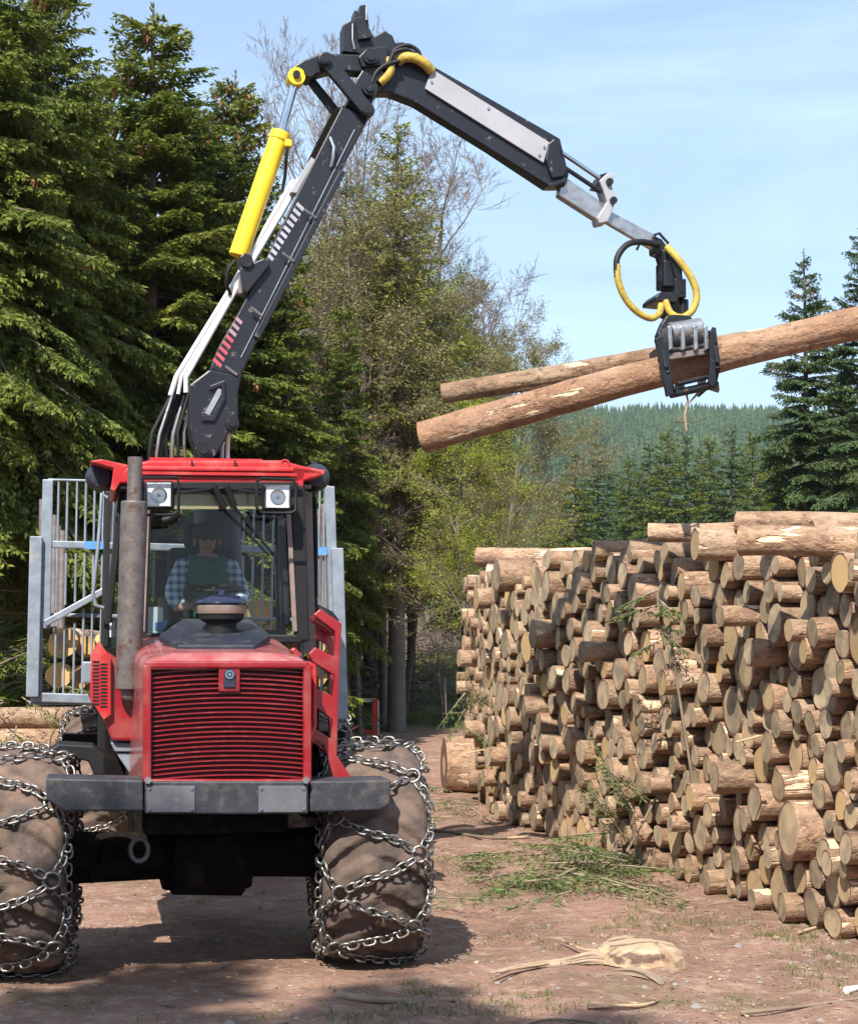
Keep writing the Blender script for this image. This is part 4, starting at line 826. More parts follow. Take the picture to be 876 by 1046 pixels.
m_ = MB(); m_.pq([(669,346),(676,342),(682,350),(688,403),(681,405),(673,364)], GD-0.5, GD-0.46); m_.build('claw_cheek', M_dark, gp_, bevel=0.006); m_ = MB(); m_.pq([(726,337),(731,340),(731,392),(727,396),(724,390)], GD-0.5, GD-0.46); m_.build('claw_cheek', M_dark, gp_, bevel=0.006)

# ================================================================== LOGS
def log_mesh(name, L_, r0, r1, seed, mats, n=22, ks=9, bend=0.0, tris=False):
    "a log along +x from 0 to L_, butt radius r0, top radius r1; returns arrays V, loops"
    x = np.linspace(0, L_, ks); th = np.linspace(0, 2*pi, n, endpoint=False)
    rs = random.Random(seed); e = rs.uniform(-0.05,0.05); e2 = rs.uniform(0,6)
    rr = (r0+(r1-r0)*x/L_)[:, None]*(1+e*np.cos(2*th+e2)[None, :]+0.05*(vnoise(x[:, None]*2.5+seed*3.1, th[None, :]*1.6+seed, seed)-0.5)*2+0.05*(vnoise(x[:, None]*5+seed, th[None, :]*4.8+seed, seed+9)-0.5)*2)
    by = bend*np.sin(pi*x/L_)
    tl = rs.uniform(-0.06,0.06)*r0*3
    V = np.stack([np.repeat(x[:, None], n, 1), rr*np.cos(th)[None, :]+by[:, None]*0.3, rr*np.sin(th)[None, :]+by[:, None]], 2)
    V[0, :, 0] += tl*np.cos(th)*0.4; V = V.reshape(-1, 3)
    faces = []; uvs = []; mi = []
    for i in range(ks-1):
        for j in range(n):
            j2 = (j+1) % n; faces.append((i*n+j, i*n+j2, (i+1)*n+j2, (i+1)*n+j)); t0 = th[j]*r0; t1 = (th[j]+2*pi/n)*r0
            uvs += [(t0, x[i]), (t1, x[i]), (t1, x[i+1]), (t0, x[i+1])]; mi.append(0)
    for i, rv in ((0, True), (ks-1, False)):
        f = [i*n+j for j in range(n)]; f = f if not rv else f[::-1]
        faces.append(tuple(f)); mi.append(1); uvs += [(V[k][1]+0.013, V[k][2]+0.007) for k in f]
    return V, faces, uvs, mi
def log_obj(name, *a, mats=None, **k):
    V, f, uv, mi = log_mesh(name, *a, mats=mats, **k)
    me = bpy.data.meshes.new(name); me.from_pydata(V.tolist(), [], f)
    for m in mats: me.materials.append(m)
    me.polygons.foreach_set('material_index', mi); l = me.uv_layers.new(name='UVMap'); l.data.foreach_set('uv', np.array(uv).ravel())
    me.polygons.foreach_set('use_smooth', [m == 0 for m in mi]); me.set_sharp_from_angle(angle=radians(50)); return me
def put_log(me, a, direction, roll=0.0, scale=(1,1,1), name='log'):
    o = link(name, me); d = Vector(direction).normalized(); q = d.to_track_quat('X', 'Z'); o.rotation_mode = 'QUATERNION'
    from mathutils import Quaternion
    o.rotation_quaternion = q @ Quaternion((1,0,0), roll); o.location = a; o.scale = scale; return o
# held logs
a = W3(431,447,14.75); c = W3(905,323,13.55)
o = put_log(log_obj('held_log', (c-a).length, 0.134, 0.128, 41, mats=[M_barkH, M_endF], n=40, ks=30, bend=0.03), a, c-a, 0.6, name='log'); tag(o, 'long spruce log held by the grapple, the thicker lower one reaching past the right edge', 'log', 'logs held in the grapple')
a = W3(452,402,15.1); c = W3(800,345,14.5)
o = put_log(log_obj('held_log', (c-a).length, 0.088, 0.115, 47, mats=[M_bark, M_end], n=36, ks=24, bend=0.03), a, c-a, 2.2, name='log'); tag(o, 'thinner spruce log with a pale peeled strip held by the grapple above the thick one', 'log', 'logs held in the grapple')
# dangling bark strip
b = MB(); 
for pts in ([(700,398),(703,412),(712,402),(718,396)],[(702,411),(699,425),(701,440)],[(699,424),(690,432),(700,430)]): b.tube([W3(x,y,13.9) for x,y in pts],0.012,5)
o = b.build('bark_strip', M_twig); tag(o, 'torn brown strip of bark dangling under the grapple', 'bark strip')

# ---- the stack by the road
def face_x(y):
    return float(np.interp(y, [8.0, 11.6, 14.4, 17.9, 20.4, 25.5, 30], [3.75, 2.95, 2.28, 1.30, 0.80, 0.60, 0.5]))
ys_ = np.linspace(9.2, 25.6, 200); xs2 = np.array([face_x(y) for y in ys_]); seg = np.sqrt(np.diff(xs2)**2+np.diff(ys_)**2); arc = np.concatenate([[0], np.cumsum(seg)])
SL = arc[-1]
def s2xy(s): return float(np.interp(s, arc, xs2)), float(np.interp(s, arc, ys_))
def y2s(y): return float(np.interp(y, ys_, arc))
rs = random.Random(77)
def pack(s0, s1, top, rmin, rmax, seed):
    rs = random.Random(seed); C = []
    # ground row
    s = s0
    while s < s1:
        r = min(rmax, max(rmin, rs.lognormvariate(math.log(0.108), 0.25))); C.append((s+r, r, r)); s += 2*r+rs.uniform(0, 0.012)
    N = 0
    while N < 1500:
        r = min(rmax, max(rmin, rs.lognormvariate(math.log(0.106), 0.30))); P = np.array(C); best = None
        z0 = P[:, 1]; D = 0
        idx = np.argsort(-z0)[:130] if len(C) > 130 else np.arange(len(C))
        Q_ = P
        # candidate positions from pairs near each other
        cs = []
        A = P[:, None, :]; B = P[None, :, :]
        if len(C) > 0:
            rec = P[-160:] if len(C) > 160 else P
            A = rec[:, None, :]; B = rec[None, :, :]
            dx = B[..., 0]-A[..., 0]; dz = B[..., 1]-A[..., 1]; d = np.sqrt(dx*dx+dz*dz)+1e-9; ra = A[..., 2]+r; rb = B[..., 2]+r
            ok = (dx > 0) & (d < ra+rb) & (d > 1e-6)
            aa = (ra*ra-rb*rb+d*d)/(2*d); h2 = ra*ra-aa*aa; ok &= h2 > 0; h = np.sqrt(np.maximum(h2, 0))
            x = A[..., 0]+aa*dx/d-h*dz/d; z = A[..., 1]+aa*dz/d+h*dx/d
            x = x[ok]; z = z[ok]
            m = (x > s0+r*0.6) & (x < s1-r*0.6); x = x[m]; z = z[m]
            o = np.argsort(z); x = x[o]; z = z[o]
            for i in range(len(x)):
                dd = np.sqrt((P[:, 0]-x[i])**2+(P[:, 1]-z[i])**2) - P[:, 2]-r
                if dd.min() > -0.004: best = (x[i], z[i]); break
        if best is None or best[1]+r > top: 
            N += 1
            if best is None or best[1] > top-0.05 or N > 60: break
            continue
        C.append((best[0], best[1], r))
    return C
parts = [(0.0, y2s(15.5), 2.98, 0.065, 0.215, 5, 0.0, 0.22), (y2s(15.5), y2s(20.9), 3.02, 0.06, 0.19, 6, 0.03, -0.05), (y2s(20.9), SL, 2.98, 0.07, 0.23, 7, -0.08, -0.1)]
LV = [log_mesh('log', 1.0, 1.0, 1.0, 1, None)]
variants = [log_obj('log', 4.0, 0.15, 0.138, 100+i, mats=[M_bark, M_end], n=30, ks=7) for i in range(18)]
logs = []
for pi_, (s0, s1, top, rmin, rmax, sd_, yaw, off) in enumerate(parts):
    for (s, z, r) in pack(s0, s1, top, rmin, rmax, sd_):
        x, y = s2xy(s); x2, y2 = s2xy(s+0.05); x1, y1 = s2xy(s-0.05); t = Vector((x2-x1, y2-y1, 0)).normalized(); nrm = Vector((t.y, -t.x, 0))
        if nrm.x < 0: nrm = -nrm
        base = Vector((0.983, 0.185, 0)); d = Matrix.Rotation(yaw+rs.gauss(0, 0.028), 3, 'Z') @ base; d.z = rs.gauss(0, 0.02)
        pro = rs.gauss(0, 0.05) + (rs.random() < 0.12)*rs.uniform(-0.25, 0.15)
        if z < 0.4: pro *= 0.6
        if z > top-0.35 and rs.random() < 0.4: pro += rs.uniform(0.1, 0.5)
        p = Vector((x, y, z + hg(x, y)*0.5)) + d*(pro+off*0.3)
        logs.append((p, d, r, pi_, z, s))
def scr(p):
    dy = p.y*cos(PITCH)+(p.z-CH)*sin(PITCH); return CX+F*p.x/dy, CY-F*(-p.y*sin(PITCH)+(p.z-CH)*cos(PITCH))/dy
vis = [(l, r_) for l, r_ in [(l, l[2]/l[0].y if scr(l[0])[0] < 890 and scr(l[0]+l[1]*0.0)[0] > 0 else -1) for l in logs]]
vis.sort(key=lambda q: -q[1])
solo = [l for l, v in vis[:300] if v > 0]; rest = [l for l, v in vis[300:] if v > 0]; outside = [l for l, v in vis if v <= 0]
STK = ['the front stack', 'the middle stack', 'the far stack']
rows = {}
for l in solo: rows.setdefault((l[3], int(l[4]/0.26)), []).append(l)
ORD = ['first','second','third','fourth','fifth','sixth','seventh','eighth','ninth','tenth','eleventh','twelfth','thirteenth','fourteenth','fifteenth','sixteenth','seventeenth','eighteenth','nineteenth','twentieth','last but one','last']
li = 0; rs2 = random.Random(9)
for (pi_, row), ls in sorted(rows.items()):
    ls.sort(key=lambda l: -scr(l[0])[0])
    for k, (p, d, r, _, z, s) in enumerate(ls):
        sc_ = r/0.15*0.94; o = put_log(variants[li % 18], p, d, rs2.uniform(0, 6.28), (1 + (li % 5)*0.05, sc_, sc_)); li += 1
        size = 'thick' if r > 0.165 else 'thin' if r < 0.105 else 'middling'
        edge = 'the right edge' if pi_ == 0 else 'its right end'
        tag(o, '%s log in %s, %s layer up, %s from %s' % (size, STK[pi_], ORD[min(row, 15)], ORD[min(k, 21)], edge), 'log', 'sawn logs in the roadside stack')
# remaining, smallest-looking logs as one mass
def merged_logs(name, ls, L_=3.4):
    vs = []; fs = []; uvs = []; mis = []; o0 = 0
    for i, (p, d, r, *_r) in enumerate(ls):
        V, f, uv, mi = log_mesh('l', L_, r, r*0.93, i+500, None, n=16, ks=4)
        q = Vector(d).to_track_quat('X', 'Z').to_matrix(); A = np.array(q)
        vs.append(V @ A.T + np.array(p)); fs += [tuple(k+o0 for k in ff) for ff in f]; uvs += uv; mis += mi; o0 += len(V)
    me = bpy.data.meshes.new(name); me.from_pydata(np.concatenate(vs).tolist(), [], fs); me.materials.append(M_bark); me.materials.append(M_end)
    me.polygons.foreach_set('material_index', mis); l = me.uv_layers.new(name='UVMap'); l.data.foreach_set('uv', np.array(uvs).ravel()); me.polygons.foreach_set('use_smooth', [m == 0 for m in mis]); me.set_sharp_from_angle(angle=radians(50)); return me
if rest: o = link('log_mass', merged_logs('log_mass', rest)); tag(o, 'small-looking log ends filling the far end of the roadside stack', 'logs', kind='stuff')
print('LOGS', len(logs), len(solo), len(rest), len(outside))
# long logs lying across the top, seen lengthwise
for i, (x0, y0, x1, y1, d0, d1, r) in enumerate([(752,534,960,541,13.0,12.3,0.085),(756,552,960,560,12.4,11.8,0.11),(662,544,770,541,14.8,14.6,0.08),(488,569,660,567,22.6,21.8,0.13),(500,590,600,590,21.8,21.4,0.17)]):
    a = W3(x0,y0,d0); c = W3(x1,y1,d1); o = put_log(log_obj('log', (c-a).length, r, r*0.95, 300+i, mats=[M_bark, M_end], n=26, ks=10, bend=0.02), a, c-a, i*1.3)
    tag(o, ['straight log lying topmost on the front stack, against the sky line of the spruces','long pale-streaked log just under the topmost log of the front stack','short-looking log on the top left corner of the front stack','long log with a notched pale streak lying along the top of the far stack','thick log below the notched one on the far stack'][i], 'log', 'logs on top of the roadside stack')
# the stub lying left of the far end, pointing at the camera side
a = W3(452,770,23.5); c = W3(480,768,23.3)+Vector((1.2,0.2,0)); o = put_log(log_obj('log', 2.2, 0.37, 0.36, 321, mats=[M_bark, M_end], n=28, ks=8), Vector((0.20,23.3,0.37)), (1,0.12,0), 1.0)
tag(o, 'short thick log stump lying on the road left of the stack\'s far end', 'log')
# forked splinters sticking out of the stack
for pts, nm, lb in (([(640,870),(662,830),(700,760),(716,690)],'stick','long thin branch leaning against the front stack beside the spruce sprig'),([(684,640),(690,690),(706,790),(712,830)],'stick','thin pale stem hanging down the front stack from the green sprig'),([(768,768),(752,758),(776,752)],'splinter','pale torn wood splinter poking out in the middle of the front stack'),([(476,770),(492,766),(504,768)],'splinter','pale splinter poking out low at the far stack')):
    b = MB(); dd = {640:15.4,684:14.6,768:12.7,476:22}[pts[0][0]]; b.tube([W3(x,y,dd) for x,y in pts], [0.012]*len(pts), 6); o = b.build(nm, M_split if nm == 'splinter' else M_twig); tag(o, lb, nm)

# ---- load on the bunk behind the gate
for i, (x, y, r) in enumerate([(64,657,15),(88,661,11),(106,660,13),(60,690,13),(80,692,12),(98,695,13),(115,690,12),(250,650,14),(280,650,14),(265,625,13),(322,655,14),(322,690,13),(298,690,14),(250,690,14)]):
    p = VM @ Q(x,y,GY+0.25+0.1*(i%3)) + VO; rad = r/121.0
    o = put_log(log_obj('log', 4.0, rad, rad*0.9, 600+i, mats=[M_bark, M_endF], n=24, ks=5), p, VM.to_3x3() @ Vector((0.08,1,0)), i)
    tag(o, 'orange sawn log end loaded behind the grey gate, %s' % ['upper left of the load','beside the upper left one','upper, next to the exhaust','lower left of the load','lower, second from the left','lower, under the bracket','lowest beside the vent panel','hidden behind the hood left','hidden behind the hood','topmost behind the cab','upper right beside the ladder','lower right beside the ladder','right behind the hood','low behind the hood'][i], 'log', 'logs loaded on the forwarder')
# ---- logs lying sideways behind on the left
for i, (z, y, x0, x1, r) in enumerate([(0.13,18.8,-7.5,-2.6,0.14),(0.14,19.1,-7.2,-2.5,0.13),(0.40,18.9,-7.6,-2.7,0.14),(0.67,18.95,-7.4,-2.6,0.13),(0.93,19.0,-7.5,-2.9,0.13),(1.18,19.05,-7.7,-2.7,0.12)]):
    a = Vector((x0,y,z)); c = Vector((x1,y+0.3,z+0.02)); o = put_log(log_obj('log', (c-a).length, r, r, 700+i, mats=[M_bark, M_end], n=26, ks=12), a, c-a, i*0.7)
    tag(o, 'long log lying crosswise behind the left tyre, %s' % ['lowest in front','lowest at the back','second layer up','third layer up','second from the top','topmost'][i], 'log', 'crosswise logs behind the left tyre')

# ================================================================== DRIVER
def skin_body(name, verts, edges, radii, m, parent=None, sub=2, root=0):
    me = bpy.data.meshes.new(name); me.from_pydata(verts, edges, []); o = link(name, me, parent); me.materials.append(m)
    sk_ = o.modifiers.new('skin', 'SKIN'); sl = me.skin_vertices[0].data if me.skin_vertices else None
    if sl is None:
        bpy.context.view_layer.objects.active = o
        bpy.ops.mesh.customdata_skin_add(); sl = me.skin_vertices[0].data
    for i, r in enumerate(radii): sl[i].radius = (r, r) if not isinstance(r, tuple) else r; sl[i].use_root = (i == root)
    sb = o.modifiers.new('sub', 'SUBSURF'); sb.levels = sub; sb.render_levels = sub; sk_.use_smooth_shade = True
    return o
dx, dy, dz = -0.03, 2.02, 1.72
px_ = Q(212,540,2.0)
DV = Vector((px_.x, 2.05, 2.13)); 
def dv(x, y, z): return (DV.x+x, DV.y+y, DV.z+z)
V_ = [dv(0,0,0), dv(0,0.02,0.16), dv(0,0.03,0.34), dv(0,0.03,0.48), dv(0,0.0,0.57), dv(0,-0.02,0.66), dv(0,-0.03,0.74),
      dv(-.17,.02,.47), dv(-.25,-.08,.27), dv(-.20,-.30,.17), dv(-.12,-.36,.18),
      dv(.17,.02,.47), dv(.25,-.08,.27), dv(.20,-.30,.17), dv(.12,-.36,.18),
      dv(-.1,-.02,-.02), dv(-.14,-.42,.03), dv(-.14,-.5,-.35), dv(-.14,-.62,-.4),
      dv(.1,-.02,-.02), dv(.14,-.42,.03), dv(.14,-.5,-.35), dv(.14,-.62,-.4)]
E_ = [(0,1),(1,2),(2,3),(3,4),(4,5),(5,6),(3,7),(7,8),(8,9),(9,10),(3,11),(11,12),(12,13),(13,14),(0,15),(15,16),(16,17),(17,18),(0,19),(19,20),(20,21),(21,22)]
Rr = [.12,.12,.135,.11,.045,.078,.072,.06,.047,.034,.026,.06,.047,.034,.026,.085,.07,.05,.035,.085,.07,.05,.035]
for sg in (-1, 1):     # five fingers closed round the wheel rim
    w0 = 10 if sg < 0 else 14; bx = sg*0.12
    for f in range(4):
        o = len(V_); V_ += [dv(bx-sg*0.02+0.0, -.385-0.006*f, .195-.018*f), dv(bx-sg*.045, -.40, .205-.018*f), dv(bx-sg*.05, -.375, .185-.018*f)]; E_ += [(w0,o),(o,o+1),(o+1,o+2)]; Rr += [.010,.009,.008]
    o = len(V_); V_ += [dv(bx-sg*.01,-.35,.215), dv(bx-sg*.035,-.36,.235)]; E_ += [(w0,o),(o,o+1)]; Rr += [.011,.009]
per = skin_body('person', V_, E_, Rr, M_skin)
per.location = VO; per.rotation_euler = (0,0,VY)
tag(per, 'driver in green vest and blue checked shirt sitting at the wheel', 'person')
ridx = lambda ids: [ids.index(i) for i in ids]
def cloth(name, ids, extra, m, trim=None):
    mp_ = {k: i for i, k in enumerate(ids)}; vs = [V_[i] for i in ids]; es = [(mp_[a], mp_[b_]) for a, b_ in E_ if a in mp_ and b_ in mp_]
    return skin_body(name, vs, es, [Rr[i]*1.0+extra for i in ids], m, per)
cloth('shirt', [0,1,2,3,7,8,9,11,12,13], 0.022, M_plaid)
VR = {0:(.17,.15),1:(.185,.16),2:(.195,.165),3:(.15,.13)}
skin_body('vest', [V_[i] for i in range(4)]+[dv(-.13,.02,.475), dv(.13,.02,.475)], [(0,1),(1,2),(2,3),(3,4),(3,5)], [VR[i] for i in range(4)]+[(.095,.09)]*2, M_vest, per); cloth('trousers', [0,15,16,17,19,20,21], 0.02, M_trouser)
b = MB(); c_ = Vector(dv(0,0,0.70))
b.lathe([(0.0,0.105),(0.05,0.098),(0.08,0.075),(0.097,0.04),(0.100,0.01),(0.095,-0.03)], c_, 'z', 24); b.prism([c_+Vector((0.08*cos(t),-0.08-0.10*sin(t),0.025)) for t in [pi*k/8 for k in range(9)]], (0,0,0.012)); b.tube([c_+Vector((0.07*cos(t),0.03+0.07*sin(t)*0.8,-0.05)) for t in [0.1+pi*k/8*0.93 for k in range(9)]],0.035,8); b.build('cap', M_hair, per, smooth=50)
b = MB(); 
for sg in (-1,1): b.lathe([(0,-0.014),(0.012,-0.006),(0.012,0.004)], c_+Vector((sg*0.032,-0.098,-0.035)), 'y', 10)
b.build('eyes', M_rubber, per); b = MB()
for sg in (-1,1): b.lathe([(0,-0.012),(0.03,-0.01),(0.034,0.004),(0,0.012)], c_+Vector((sg*0.088,-0.01,-0.05)), 'x', 12)
b.build('ears', M_skin, per, smooth=60); b = MB(); b.prism([c_+Vector(v) for v in ((-.016,-.10,-.075),(.016,-.10,-.075),(0,-.10,-.03))],(0,-0.024,0)); b.build('nose', M_skin, per, bevel=0.005)
b = MB(); b.tube([c_+Vector((-.03,-.10,-.10)),c_+Vector((0,-.108,-.104)),c_+Vector((.03,-.10,-.10))],0.006,6); b.build('mouth', mat('lips',(0.3,0.12,0.1)), per)

# ================================================================== BARRIER
ba = empty('road_barrier', W3(383,750,37.0)); ba.location.z = hg(ba.location.x, 37.0); tag(ba, 'red and white road barrier standing at the wood edge behind the machine', 'barrier')
def lp(x, y): p = W3(x,y,37.0); return p-Vector(ba.location)
b = MB(); b.bar(lp(383,714),lp(383,752),0.13,0.13,(0,1,0)); b.build('post', M_redp, ba, bevel=0.01)
b = MB(); b.bar(lp(386.5,716),lp(386.5,752),0.02,0.13,(0,1,0)); b.build('post_face', M_whitep, ba)
for i, (x0, x1) in enumerate(((300,325),(325,348),(348,366),(366,383))):
    b = MB(); b.bar(lp(x0,716.5-i*0.3),lp(x1,716-i*0.3),0.07,0.07,(0,1,0)); b.build('boom_section', M_whitep if i in (1,3) else M_redp, ba)
b = MB(); b.bar(lp(340,737),lp(382,749),0.06,0.06,(0,1,0)); b.bar(lp(300,727),lp(340,737),0.06,0.06,(0,1,0)); b.build('brace', M_redp, ba)

# ================================================================== TREES
class Leafs:
    "collects diamond-shaped needle shoots or leaves"
    def __init__(s): s.p = []; s.d = []; s.l = []; s.w = []; s.n = []
    def add(s, p, d, l, w, n): s.p.append(p); s.d.append(d); s.l.append(l); s.w.append(w); s.n.append(n)
    def arr(s): return [np.concatenate(a) for a in (s.p, s.d, s.l, s.w, s.n)]
def unit(v): return v/np.maximum(np.linalg.norm(v, axis=1, keepdims=True), 1e-9)
def shoots_mesh(p, d, l, w, n):
    "bent diamond quads -> V (4n), Q"
    d = unit(d); b = unit(np.cross(n, d)); m = p + d*(l*0.42)[:, None]; k = len(p)
    V = np.empty((k, 4, 3)); V[:, 0] = p; V[:, 1] = m + b*(w/2)[:, None]; V[:, 2] = p + d*l[:, None]; V[:, 3] = m - b*(w/2)[:, None]
    return V.reshape(-1, 3), np.arange(4*k).reshape(-1, 4)
def bough(L_, rng, dens=1.0, sl=0.13, sw=0.036, droop=0.28, hang=0.6):
    "one spruce bough along +x (length L_), drooping; returns shoot arrays and wood polyline"
    P = []; D = []; Ls = []; Wd = []
    st = 0.075/dens
    def spine(t): return np.stack([t*L_*(1-0.06*t), 0*t, -droop*L_*(t**1.6) + 0.16*L_*np.clip(t-0.62, 0, 1)**1.3], -1)
    ts = np.arange(0.12, 1.0, st/L_*1.05) if L_ > 0.3 else np.array([0.3, 0.6, 0.9])
    for t in ts:
        base = spine(np.array([t]))[0]
        for sg in (-1, 1):
            if rng.random() < 0.12: continue
            ln = (0.42*L_*(1-t)**0.75*min(1, 0.35+t*2.2) + 0.10)*rng.uniform(0.65, 1.15); ln = min(ln, 0.85)
            a = radians(rng.uniform(42, 66))*(1-0.35*t)
            dr = np.array([cos(a), sg*sin(a), -0.12-0.35*rng.random()])
            m = max(2, int(ln/(0.062/dens))); u = np.linspace(0.08, 1, m)
            pts = base + dr*ln*u[:, None]; pts[:, 2] -= hang*ln*0.30*u**2
            tdir = dr + np.stack([0*u, 0*u, -hang*0.6*u], 1)
            # side shoots, both sides, and hanging ones
            for s2 in (-1, 1, 0):
                sd = np.cross(tdir, np.array([0, 0, 1.0])); sd = unit(sd)
                if s2: dd = unit(tdir)*0.75 + sd*s2*0.7 + rng.normal(0, 0.2, (m, 3)); dd[:, 2] -= 0.15
                else: dd = unit(tdir)*0.5 + rng.normal(0, 0.22, (m, 3)); dd[:, 2] -= rng.uniform(0.1, 1.1*hang+0.3)
                P.append(pts + rng.normal(0, 0.008, (m, 3))); D.append(dd); Ls.append(sl*rng.uniform(0.6, 1.2, m)*(1.15-0.45*u)); Wd.append(sw*rng.uniform(0.75, 1.25, m))
    tip = spine(np.linspace(0.8, 1, 5)); P.append(tip); D.append(np.tile([1, 0, -0.15], (5, 1)) + rng.normal(0, 0.25, (5, 3))); Ls.append(np.full(5, sl)); Wd.append(np.full(5, sw))
    P = np.concatenate(P); D = np.concatenate(D)
    return P, D, np.concatenate(Ls), np.concatenate(Wd), spine(np.linspace(0, 0.92, 6))
BL = {}
TSN = np.array([0.0, 0.0, 1.3])
def bough_set(key, rng, **k):
    BL[key] = [(L_, [bough(L_, rng, **k) for _ in range(4 if L_ < 2 else 3)]) for L_ in (0.35, 0.7, 1.1, 1.6, 2.2, 2.9)]
rg = np.random.default_rng(4)
bough_set('fine', rg, dens=1.12, sl=0.14, sw=0.043); bough_set('coarse', rg, dens=0.7, sl=0.20, sw=0.055); bough_set('sparse', rg, dens=0.72, sl=0.13, sw=0.032, droop=0.1, hang=0.7)
def tubes_np(segs, n=4):
    "segs: list of (a, b, ra, rb) -> tapered n-sided tubes"
    A = np.array([s[0] for s in segs]); B = np.array([s[1] for s in segs]); ra = np.array([s[2] for s in segs]); rb = np.array([s[3] for s in segs])
    t = unit(B-A); h = np.where(np.abs(t[:, 2:3]) > 0.9, np.array([[1.0, 0, 0]]), np.array([[0, 0, 1.0]])); u = unit(np.cross(t, h)); w = np.cross(t, u); k = len(segs)
    V = np.empty((k, 2*n, 3))
    for j in range(n):
        a = 2*pi*j/n; o = u*cos(a)+w*sin(a); V[:, j] = A+o*ra[:, None]; V[:, n+j] = B+o*rb[:, None]
    q = np.array([(j, (j+1) % n, n+(j+1) % n, n+j) for j in range(n)]); Qd = (np.arange(k)[:, None, None]*2*n + q[None]).reshape(-1, 4)
    return V.reshape(-1, 3), Qd
def spruce(name, H, hb, R, seed, kind='fine', mat_=None, whorl=0.36, nb=6, power=0.85, cones=0, lean=0.0, up_top=42, low=-16, gap=0.08, trunk_r=None, mtrunk=None, deadlow=0):
    rng = np.random.default_rng(seed); tr = trunk_r or H*0.0125; Lf = Leafs(); wood = []; cone = []
    z = hb; 
    while z < H-0.25:
        f = (z-hb)/(H-hb); r = R*((1-f)**power)*(0.93+0.2*vnoise(np.array(z*1.3), np.array(seed*1.7), 3)) + 0.12
        k = max(3, int(nb*(1 if f < 0.85 else 0.8))); a0 = rng.uniform(0, 2*pi)
        for i in range(k):
            if rng.random() < gap: continue
            az = a0 + 2*pi*i/k + rng.normal(0, 0.25); ln = r*rng.uniform(0.62, 1.16); el = radians(low + (up_top-low)*f**1.4 + rng.normal(0, 6))
            zz = z + rng.uniform(-0.18, 0.18)
            tmpl = min(BL[kind], key=lambda q: abs(q[0]-ln)); P, D, Ls, Wd, sp_ = tmpl[1][rng.integers(len(tmpl[1]))]; sc = ln/tmpl[0]
            ca, sa, ce, se = cos(az), sin(az), cos(el), sin(el)
            M = np.array([[ca*ce, -sa, -ca*se], [sa*ce, ca, -sa*se], [se, 0, ce]])
            roll = rng.normal(0, 0.12); Rx = np.array([[1,0,0],[0,cos(roll),-sin(roll)],[0,sin(roll),cos(roll)]]); M = M @ Rx
            o = np.array([0, 0, zz]); p = (P*sc) @ M.T + o; d = D @ M.T; n = rng.normal(0, 0.75, p.shape) + TSN; keep = rng.random(len(p)) < min(1.0, sc*sc+0.15)
            Lf.add(p[keep], d[keep], Ls[keep], Wd[keep], n[keep])
            w = (sp_*sc) @ M.T + o; rr = 0.012+0.012*ln
            for q in range(len(w)-1): wood.append((w[q], w[q+1], rr*(1-q*0.17), rr*(1-(q+1)*0.17)))
            if cones and f > 0.4 and ln > 0.3 and rng.random() < cones*(6*max(0, f-0.7)+0.5):
                cu = rng.uniform(0.6, 0.98)
                for c in range(rng.integers(3, 7)):
                    q = w[0]+(w[-1]-w[0])*cu + rng.normal(0, 0.055, 3); q[2] -= 0.03; cone.append(q)
        z += whorl*(1.0-0.35*f)*rng.uniform(0.8, 1.2)
    for i in range(deadlow):
        az = rng.uniform(0, 2*pi); zz = rng.uniform(0.8, hb+0.5); ln = rng.uniform(0.6, 1.8); a = np.array([0, 0, zz]); c = a+np.array([cos(az)*ln, sin(az)*ln, rng.uniform(-0.5, 0.1)]); m_ = (a+c)/2+[0,0,0.1]
        wood.append((a, m_, 0.016, 0.01)); wood.append((m_, c, 0.01, 0.004))
        for q in range(3):
            b0 = a+(c-a)*rng.uniform(0.3, 0.9); wood.append((b0, b0+rng.normal(0, 0.22, 3), 0.005, 0.002))
    for i in range(8):
        zz = H-0.5+i*0.07; Lf.add(np.array([[0, 0, zz]]*3), rng.normal(0, 0.5, (3, 3))+[0, 0, 0.8], np.full(3, 0.14), np.full(3, 0.03), rng.normal(0, 1, (3, 3)))
    V, q = shoots_mesh(*Lf.arr())
    cm = npmesh('crown', V, q, mat_ or M_spruce)
    zs = np.linspace(0, H, 12); tx = lean*np.sin(zs*0.35+seed)
    for i in range(11): wood.append((np.array([0,0,zs[i]]), np.array([0,0,zs[i+1]]), tr*(1-zs[i]/H)**0.8+0.012, tr*(1-zs[i+1]/H)**0.8+0.012))
    V1, q1 = tubes_np(wood[:-11] or wood, 4); V2, q2 = tubes_np(wood[-11:], 12)
    tm = npmesh('trunk', np.concatenate([V1, V2]), np.concatenate([q1, q2+len(V1)]), mtrunk or M_sprbark, smooth=True)
    ms = [('crown', cm), ('trunk', tm)]
    if cone:
        b = MB(); 
        for c in cone: b.tube([c, c-np.array([0,0,0.05]), c-np.array([0,0,0.13])], [0.014, 0.024, 0.008], 5)
        o = b.build('cones', M_cone, None, fix=False); ms.append(('cones', o.data)); bpy.data.objects.remove(o)
    return ms
def put_tree(ms, name, x, y, rz, sc, label, group, cat='tree', sz=None, z=None):
    e = empty(name, (x, y, (hg(x, y) if z is None else z)-0.05), rz); e.scale = (sc, sc, sz or sc); tag(e, label, cat, group)
    for nm, me in ms:
        o = link(nm, me, e)
        if nm == 'cones': tag(o, kind='stuff')
    return e
def pd(px, d): return (px-CX)/F*d
G1 = 'spruces at the wood edge on the left'
SA = spruce('spruce', 12.5, 0.3, 2.8, 1, cones=0.2, whorl=0.27, nb=7, power=0.74)
SB = spruce('spruce', 12.5, 0.3, 2.6, 2, cones=0.12, whorl=0.27, nb=7, power=0.68)
SC = spruce('spruce', 12.5, 3.6, 2.0, 3, cones=0.2, whorl=0.35, nb=6, deadlow=40)
